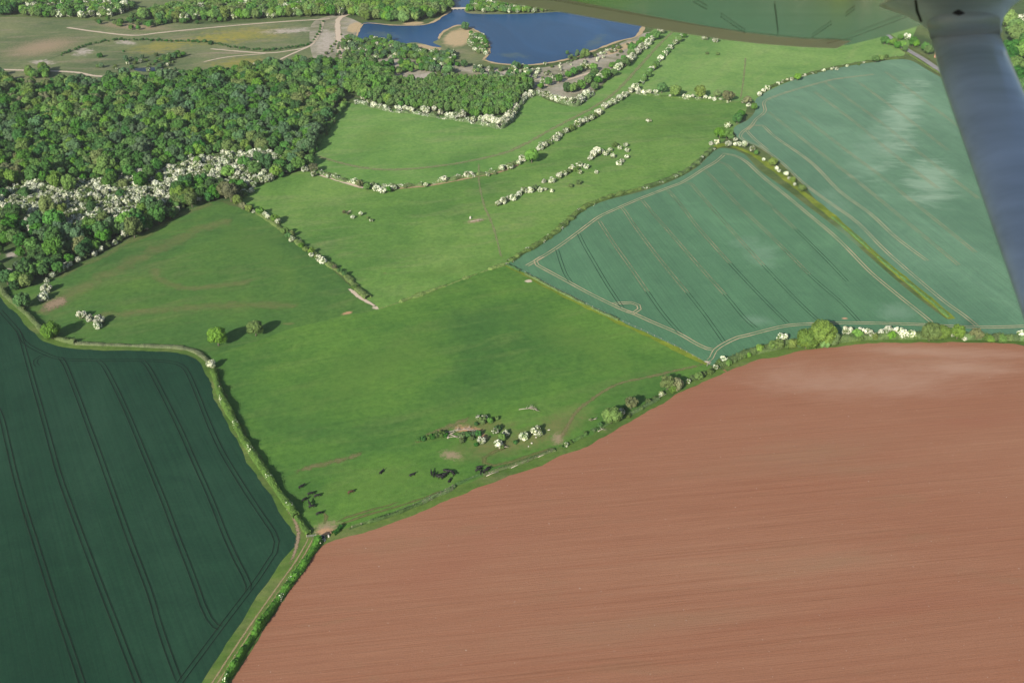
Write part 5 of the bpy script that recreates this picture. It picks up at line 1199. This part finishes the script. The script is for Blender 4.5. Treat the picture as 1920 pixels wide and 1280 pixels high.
# ------------------------------------------------------------------ trough, stones, dead wood
def lathe(prof, seg=28):
    v, f = [], []
    for r, z in prof:
        for k in range(seg):
            a = 2 * math.pi * k / seg; v.append((r * math.cos(a), r * math.sin(a), z))
    for i in range(len(prof) - 1):
        for k in range(seg): f.append((i*seg+k, i*seg+(k+1) % seg, (i+1)*seg+(k+1) % seg, (i+1)*seg+k))
    return v, f
CONC = plain('concrete', (.35, .32, .28), (.48, .45, .40), 2.0, 0.9)
DKW = plain('dark_still_water', (.004, .005, .009), (.006, .007, .012), 1.0, 0.15, 0.4)
tr = empty('water_trough', (*G(602, 1008), 0)); tag(tr, 'round dark water trough at the gateway above the farm track', 'trough')
tr.scale = (1.5, 1.25, 1.0)
link('rim', mesh_py('rim', *lathe([(1.12, 0), (1.14, .42), (1.06, .42), (1.05, .30)]), [CONC]), tr)
wv = [(1.05 * math.cos(2 * math.pi * k / 28), 1.05 * math.sin(2 * math.pi * k / 28), .33) for k in range(28)]
link('water', mesh_py('water', wv, [tuple(range(28))], [DKW]), tr)
STONE = plain('pale_stone', (.40, .37, .32), (.55, .51, .45), 2.0, 0.9, bump=.3)
def stone(x, y, s, label, sc=(1, 1, 1)):
    bm = bmesh.new(); bmesh.ops.create_icosphere(bm, subdivisions=2, radius=s)
    for v in bm.verts:
        v.co *= 1 + .25 * mnoise.noise(v.co * 1.7 + Vector((x, y, 0))); v.co = Vector((v.co.x * sc[0], v.co.y * sc[1], max(v.co.z, -.3 * s) * sc[2]))
    me = bpy.data.meshes.new('boulder'); bm.to_mesh(me); bm.free(); me.materials.append(STONE)
    o = link('boulder', me); o.location = (*G(x, y), s * .3); o.rotation_euler = (0, 0, random.uniform(0, 3)); tag(o, label, 'stone')
stone(616, 1005, .6, 'white stone standing right of the water trough', (.8, 1.6, 1.3)); stone(600, 1014, .35, 'small white stone at the near rim of the trough'); stone(609, 1013, .5, 'flat pale stone below the trough', (1.8, .8, .5))
stone(561, 976, .5, 'white stone on the hedge end near the gateway', (1.4, .8, .8)); stone(882, 410, .9, 'upright white stone beside brushwood in the meadow', (.8, .8, 1.8)); stone(1029, 806, .5, 'pale stone right of the big white bush in the hollow', (1.4, .7, .6))
stone(997, 831, .45, 'right of two pale stones below the hollow bushes'); stone(991, 837, .35, 'left of two pale stones below the hollow bushes'); stone(1062, 837, .5, 'pale stone at the foot of the track')
stone(500, 1157, .7, 'pale stone half hidden in the hedge above the red field', (1.5, .8, 1)); stone(1005, 820, .4, 'pale stone under the biggest white bush in the hollow')
def dead_tree(x, y, rz, length, label, seed, nb=6):
    g = random.Random(seed); root = empty('fallen_tree', (*G(x, y), 0), rz); tag(root, label, 'dead tree')
    L0 = length
    tp = [(-L0 / 2, 0, .3), (-L0 / 6, g.uniform(-.4, .4), .5), (L0 / 6, g.uniform(-.5, .5), .55), (L0 / 2, g.uniform(-.8, .8), .9)]
    link('trunk', mesh_py('trunk', *tube(tp, [.20, .17, .13, .07], 7), [DEADWOOD], smooth_sh=True), root)
    for k in range(nb):
        t = g.uniform(.2, .95); b = Vector(tp[1]).lerp(Vector(tp[3]), t); a = g.choice((-1, 1)) * g.uniform(.4, 1.3); l = g.uniform(1.2, 2.8)
        e1 = b + Vector((math.cos(a) * l * .5, math.sin(a) * l * .5, g.uniform(0, .5))); e2 = b + Vector((math.cos(a + .2) * l, math.sin(a + .2) * l, g.uniform(-.1, .9)))
        link('branch', mesh_py('branch', *tube([b, e1, e2], [.11, .08, .04], 6), [DEADWOOD], smooth_sh=True), root)
dead_tree(849, 809, R(12), 8, 'bleached fallen tree, top one of the dead wood pile', 1); dead_tree(843, 817, R(75), 5, 'bleached fallen tree, lower left of the dead wood pile', 2); dead_tree(855, 819, R(-30), 6, 'bleached fallen tree, lower right of the dead wood pile', 3)
dead_tree(868, 806, R(15), 7, 'long pale fallen tree along the red bank', 4); dead_tree(884, 808, R(-20), 5, 'short fallen tree at the right end of dead wood', 5); dead_tree(847, 821, R(5), 4.5, 'short pale log at the foot of the dead wood', 6, 3)
dead_tree(986, 767, R(10), 7, 'dead brown brushwood heap above the hollow', 7, 12); dead_tree(1000, 768, R(-25), 5, 'dark dead branches right of the brushwood heap', 8, 8); dead_tree(941, 840, R(20), 3, 'small dead branches under the lowest hawthorn of the hollow', 9, 6)
dead_tree(1127, 807, R(35), 4, 'pale log on the hedge line below the dark bush', 10, 2); dead_tree(1240, 744, R(30), 5, 'pale fallen trunk on the hedge between two tree groups', 11, 4); dead_tree(893, 415, R(12), 8, 'long heap of dead brushwood in the meadow', 12, 12)
dead_tree(651, 398, R(-10), 5, 'dead brown branches at the left of small meadow clump', 13, 8)
dead_tree(1110, 788, R(-15), 3, 'small dead branch heap left of the round tree', 14, 5)
for i, (a, b) in enumerate([((912, 893), (935, 885)), ((958, 878), (985, 868)), ((1008, 858), (1038, 847))]):
    pa, pb = Vector(G(*a)), Vector(G(*b)); v, f = tube([(pa.x, pa.y, .3), ((pa.x + pb.x) / 2, (pa.y + pb.y) / 2 + .3, .45), (pb.x, pb.y, .35)], [.2, .18, .11], 7)
    tag(link('fallen_log', mesh_py('fallen_log', v, f, [DEADWOOD], smooth_sh=True)), 'pale log, %s from the left along the bare hedge stretch' % ordw[i], 'log', 'pale logs along the bare hedge')

# ------------------------------------------------------------------ bridge, house
bx, by = G(847, 19), G(874, 18)
br = empty('footbridge', (bx[0], bx[1], 0), math.atan2(by[1] - bx[1], by[0] - bx[0])); tag(br, 'small pale footbridge joining the shore to the causeway', 'bridge')
bl_ = math.hypot(by[0] - bx[0], by[1] - bx[1])
link('deck', mesh_py('deck', *box(bl_ / 2, 0, 1.1, bl_ + 2, 2.6, .25), [CONC]), br)
for s in (-1, 1): link('railing', mesh_py('railing', *box(bl_ / 2, s * 1.28, 1.75, bl_ + 2, .08, 1.0), [WOODM]), br)
for k in range(4): link('pier', mesh_py('pier', *box(bl_ * (.1 + .27 * k), 0, .45, .5, 2.2, 1.05), [CONC]), br)
BRICK = plain('red_brick', (.36, .17, .12), (.46, .24, .17), 1.0, 0.9)
TILE = plain('roof_tile', (.40, .22, .17), (.50, .30, .24), 1.0, 0.9)
GLASSM = plain('window_glass', (.02, .03, .04), None, 1.0, 0.1, 0.5)
hs_ = empty('brick_house', (*G(1762, 108), 0), R(-32)); tag(hs_, 'small red-brick house half hidden by the wing strut', 'house')
link('wall', mesh_py('wall', *box(0, 0, 2.5, 10, 7, 5), [BRICK]), hs_)
rv = [(-5.4, -3.9, 4.9), (5.4, -3.9, 4.9), (5.4, 3.9, 4.9), (-5.4, 3.9, 4.9), (-5.4, 0, 8), (5.4, 0, 8)]
rf = link('roof', mesh_py('roof', rv, [(0, 1, 5, 4), (2, 3, 4, 5), (0, 4, 3), (1, 2, 5), (3, 2, 1, 0)], [TILE]), hs_)
link('chimney', mesh_py('chimney', *box(3.5, 0, 8.2, .9, .9, 1.8), [BRICK]), rf)
for wx in (-3.2, 0, 3.2):
    for wz in (1.4, 3.7):
        fr = link('window', mesh_py('window', *box(wx, -3.52, wz, 1.3, .12, 1.2), [STONE]), hs_); link('pane', mesh_py('pane', *box(wx, -3.59, wz, 1.1, .06, 1.0), [GLASSM]), fr)
link('door', mesh_py('door', *box(1.6, -3.53, 1.05, .95, .12, 2.1), [WOODM]), hs_)

# ------------------------------------------------------------------ aeroplane wing and strut, two to four metres from the camera
cm = cam_ob.matrix_basis.copy()
cm = Matrix.Translation((0, 0, H)) @ Matrix.Rotation(R(90) - PITCH, 4, 'X')
def cworld(p): return cm @ p
def wing_paint(name, c, rough, metal, streak=True):
    k = NT(name); p = k.new('ShaderNodeTexCoord').outputs['Object']
    n = k.noise(k.mapping(p, (0.4, 6, 6)), 3.0, 4, 0.6)
    k.color(k.ramp(n, [(0.3, tuple(x * .8 for x in c)), (0.7, tuple(min(1, x * 1.1) for x in c))]))
    k.b.inputs['Roughness'].default_value = rough; k.b.inputs['Metallic'].default_value = metal
    k.b.inputs['Coat Weight'].default_value = 0.6; k.b.inputs['Coat Roughness'].default_value = 0.08
    return k.m
WINGM = wing_paint('wing_paint', (.62, .66, .60), 0.12, 0.85)
CUFFM = wing_paint('strut_paint_lifted', (.58, .68, .82), 0.5, 0.0)  # same paint as the strut, lightened to offset the wing's shade
CUFFM.node_tree.nodes['Principled BSDF'].inputs['Coat Weight'].default_value = 0.0
STRUTM = wing_paint('strut_paint', (.42, .50, .62), 0.5, 0.0)
EDGEM = plain('wing_edge_paint', (.70, .76, .82), (.76, .82, .88), 2.0, 0.4, 0.4)
BLUEM = plain('blue_paint', (.02, .10, .32), (.03, .14, .40), 1.0, 0.3, 0.5)
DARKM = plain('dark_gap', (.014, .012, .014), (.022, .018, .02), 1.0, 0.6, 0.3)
wing = empty('aircraft_wing', cworld(Vector((1.0, 1.0, -3)))); tag(wing, 'glossy pale underside of the aeroplane wing across the top edge', 'wing')
WI = Matrix.Translation(wing.location).inverted()
HW = 1.0
def on_plane(px, py, dz=0.0):                       # point of the wing's lower skin, a plane just above the lens
    v = (640 - py) / FPX; K = .176; d = (HW + dz - K * 3.36) / (v - K)
    return WI @ cworld(Vector(((px - 960) / FPX * d, v * d, -d)))
outline = [(860, -40), (940, -18), (985, 0), (1100, 22), (1210, 44), (1300, 60), (1372, 72), (1450, 80), (1530, 85), (1590, 85), (1640, 73), (1700, 56), (1790, 28), (1960, -25), (2040, -50), (2040, -75), (900, -75)]
low = [on_plane(*p) for p in outline]; up = [on_plane(*p, dz=.14) if False else low[i] + (cm.to_3x3() @ Vector((0, .05, -.012))) for i, p in enumerate(outline)]
n = len(low); tess = tessellate_polygon([[Vector((*[(cm.to_3x3().inverted() @ p)[k] for k in (0, 2)], 0)) for p in low]])
V = low + up; F = [tuple(t) for t in tess] + [tuple(i + n for i in t[::-1]) for t in tess] + [(i, (i + 1) % n, n + (i + 1) % n, n + i) for i in range(n)]
link('lower_skin', mesh_py('lower_skin', V, F, [WINGM, EDGEM], [0] * (2 * len(tess)) + [1] * n), wing)
def strip(name, pts, w, mat, off=.004):
    """a band lying on the lower skin along photo points"""
    D = cm.to_3x3() @ Vector((0, -off, 0)); Vv, Ff = [], []
    for i, (x, y) in enumerate(pts):
        a = on_plane(x, y) + D; q = on_plane(*pts[min(i+1, len(pts)-1)]) - on_plane(*pts[max(i-1, 0)])
        nrm = q.normalized().cross(D.normalized())
        Vv += [a - nrm * w / 2, a + nrm * w / 2]
        if i: Ff.append((2*i-2, 2*i-1, 2*i+1, 2*i))
    return link(name, mesh_py(name, Vv, Ff, [mat]), wing)
strip('trailing_edge', [(960, -13), (1100, 13), (1210, 34), (1300, 50), (1380, 63), (1450, 71), (1530, 77), (1588, 79)], .12, EDGEM)
strip('edge_seam', [(1000, -10), (1210, 27), (1300, 43), (1400, 57), (1500, 68), (1600, 72)], .003, DARKM, .005)
strip('flap_seam', [(1545, 80), (1600, 66), (1680, 36), (1700, 28)], .003, DARKM, .006)
def rivets(pts, nr):
    P = [on_plane(*p) for p in pts]; D = cm.to_3x3() @ Vector((0, -.004, 0))
    a, b = P[0], P[-1]; X = cm.to_3x3() @ Vector((1, 0, 0)); Vv, Ff = [], []
    Y = (b - a).normalized()
    for i in range(nr):
        c = a.lerp(b, (i + .5) / nr) + D; o = len(Vv); s = .0012; l = (b - a).length / nr * .26
        Vv += [c - X * s - Y * l, c + X * s - Y * l, c + X * s + Y * l, c - X * s + Y * l, c + D * .6]
        Ff += [(o, o+1, o+4), (o+1, o+2, o+4), (o+2, o+3, o+4), (o+3, o, o+4)]
    link('rivet_row', mesh_py('rivet_row', Vv, Ff, [DARKM]), wing)
rivets([(1300, 0), (1326, 15)], 8); rivets([(1350, 28), (1398, 60)], 9); rivets([(1452, 5), (1459, 62)], 16); rivets([(1603, 14), (1585, 28)], 5); rivets([(1560, 42), (1522, 68)], 8)
def slab(name, pts, d0, d1, th, mat, parent, Winv):
    """a panel given by photo points, from depth d0 (left) to d1 (right), with thickness"""
    x0 = min(p[0] for p in pts); x1 = max(p[0] for p in pts)
    fr = [Winv @ cworld(camspace(p[0], p[1], d0 + (d1 - d0) * (p[0] - x0) / (x1 - x0))) for p in pts]
    bk = [Winv @ cworld(camspace(p[0], p[1], th + d0 + (d1 - d0) * (p[0] - x0) / (x1 - x0))) for p in pts]
    n = len(pts); ts = tessellate_polygon([[Vector((p[0], -p[1], 0)) for p in pts]])
    F = [tuple(t) for t in ts] + [tuple(i + n for i in t[::-1]) for t in ts] + [(i, (i+1) % n, n + (i+1) % n, n + i) for i in range(n)]
    return link(name, mesh_py(name, fr + bk, F, [mat]), parent)
slab('blue_tip', [(1253, 46), (1338, 58), (1345, 72), (1320, 69), (1265, 58)], 3.3, 3.4, .05, BLUEM, wing, WI)
slab('tip_dark_panel', [(1334, 56), (1370, 63), (1382, 74), (1343, 71)], 3.36, 3.4, .05, DARKM, wing, WI)  # dark-coloured piece next to the blue tip
# strut with its fairing
strut = empty('wing_strut', cworld(camspace(1811, 70, 2.45))); tag(strut, 'blue-grey aeroplane wing strut slanting down at the right', 'wing strut')
SI = Matrix.Translation(strut.location).inverted()
def loft(name, secs, mat, seg=28, thick=.45):
    """secs: (left px, right px, row, depth): flattened oval sections, long axis across the view"""
    Vv, Ff = [], []
    for xl, xr, y, d in secs:
        c = camspace((xl + xr) / 2, y, d); hw = (xr - xl) / 2 / FPX * d
        for k in range(seg):
            a = 2 * math.pi * k / seg
            Vv.append(SI @ cworld(c + Vector((hw * math.cos(a), hw * .12 * math.sin(a), hw * thick * math.sin(a)))))
    for i in range(len(secs) - 1):
        for k in range(seg): Ff.append((i*seg+k, i*seg+(k+1) % seg, (i+1)*seg+(k+1) % seg, (i+1)*seg+k))
    Ff.append(tuple(range(seg))[::-1]); Ff.append(tuple(range((len(secs)-1)*seg, len(secs)*seg)))
    return link(name, mesh_py(name, Vv, Ff, [mat], smooth_sh=True), strut)
def sl(y): return (1745 + (y - 65) * .27) if y < 150 else 1768 + (y - 150) * .345
def sr(y): return 1874 + max(0, y - 70) * .42
loft('strut_tube', [(sl(y), sr(y), y, 2.5 * 122 / (sr(y) - sl(y))) for y in (40, 70, 110, 150, 210, 280, 360, 450, 540, 640, 760, 900)], STRUTM)
loft('fairing_cuff', [(1560, 2010, -60, 2.55), (1600, 1960, -32, 2.52), (1640, 1925, -8, 2.5), (1690, 1896, 14, 2.47), (1722, 1882, 34, 2.46), (1740, 1877, 50, 2.455), (1746, 1875, 64, 2.46)], CUFFM, thick=.45)
loft('cuff_lip', [(1744, 1877, 60, 2.452), (1744, 1877, 64, 2.448), (1745, 1876, 67, 2.452)], EDGEM, thick=.475)
bmv, bmf = [], []
slab('drain_hole', [(1785, 26), (1790, 21), (1797, 18), (1804, 21), (1810, 26), (1798, 30)], 2.12, 2.12, .02, DARKM, strut, SI)
slab('cuff_seam', [(1714, 0), (1719, 0), (1722, 20), (1730, 42), (1725, 42), (1717, 22)], 2.20, 2.22, .01, DARKM, strut, SI)

# the cabin side at the photographer's back: in flight it keeps the low sun off the strut
fus = empty('aircraft_fuselage', cworld(Vector((.3, 0, 1.2)))); tag(fus, 'pale aeroplane cabin body behind the strut and wing, outside the view', 'fuselage')
FI = Matrix.Translation(fus.location).inverted()
fv, ff = [], []
secs = [(-5.2, .12, .16), (-4.0, .34, .42), (-2.6, .58, .74), (-1.2, .66, .92), (.4, .68, .98), (1.6, .66, .92), (2.5, .52, .66), (3.1, .36, .42), (3.4, .12, .14)]
for x, rz_, ry_ in secs:
    for k in range(24):
        a = 2 * math.pi * k / 24
        ca, sa = math.cos(a), math.sin(a)
        fv.append(FI @ cworld(Vector((x, .05 + ry_ * math.copysign(abs(sa) ** .8, sa), 1.05 + rz_ * math.copysign(abs(ca) ** .8, ca)))))
for i in range(len(secs) - 1):
    for k in range(24): ff.append((i*24+k, i*24+(k+1) % 24, (i+1)*24+(k+1) % 24, (i+1)*24+k))
ff.append(tuple(range(24))[::-1]); ff.append(tuple(range((len(secs)-1)*24, len(secs)*24)))
link('body', mesh_py('body', fv, ff, [EDGEM], smooth_sh=True), fus)
for x0, x1 in ((-1.0, -.1), (0, .9), (1.0, 1.6)):
    wv = [FI @ cworld(Vector((x, .05 + y, 1.05 - .70 * (1 - abs(y) * .12) + dz))) for dz in (0, .04) for x, y in ((x0, .12), (x1, .12), (x1, .55), (x0, .55))]
    link('side_window', mesh_py('side_window', wv, [(0, 1, 2, 3), (7, 6, 5, 4), (0, 4, 5, 1), (1, 5, 6, 2), (2, 6, 7, 3), (3, 7, 4, 0)], [GLASSM]), fus)

# ------------------------------------------------------------------ air
hz = link('haze', mesh_py('haze', *box(0, 0, 143.5, 28400, 28400, 290), []))
hm = bpy.data.materials.new('haze_air'); hm.use_nodes = True
hn = hm.node_tree; hn.nodes.remove(hn.nodes['Principled BSDF'])
pv = hn.nodes.new('ShaderNodeVolumePrincipled'); pv.inputs['Density'].default_value = 0.000035
pv.inputs['Color'].default_value = (.86, .92, 1.0, 1); pv.inputs['Anisotropy'].default_value = 0.0
hn.links.new(pv.outputs[0], hn.nodes['Material Output'].inputs['Volume'])
hz.data.materials.append(hm)
tag(hz, 'thin pale air over the whole landscape', 'haze', None, 'stuff')
scene.cycles.volume_bounces = 0
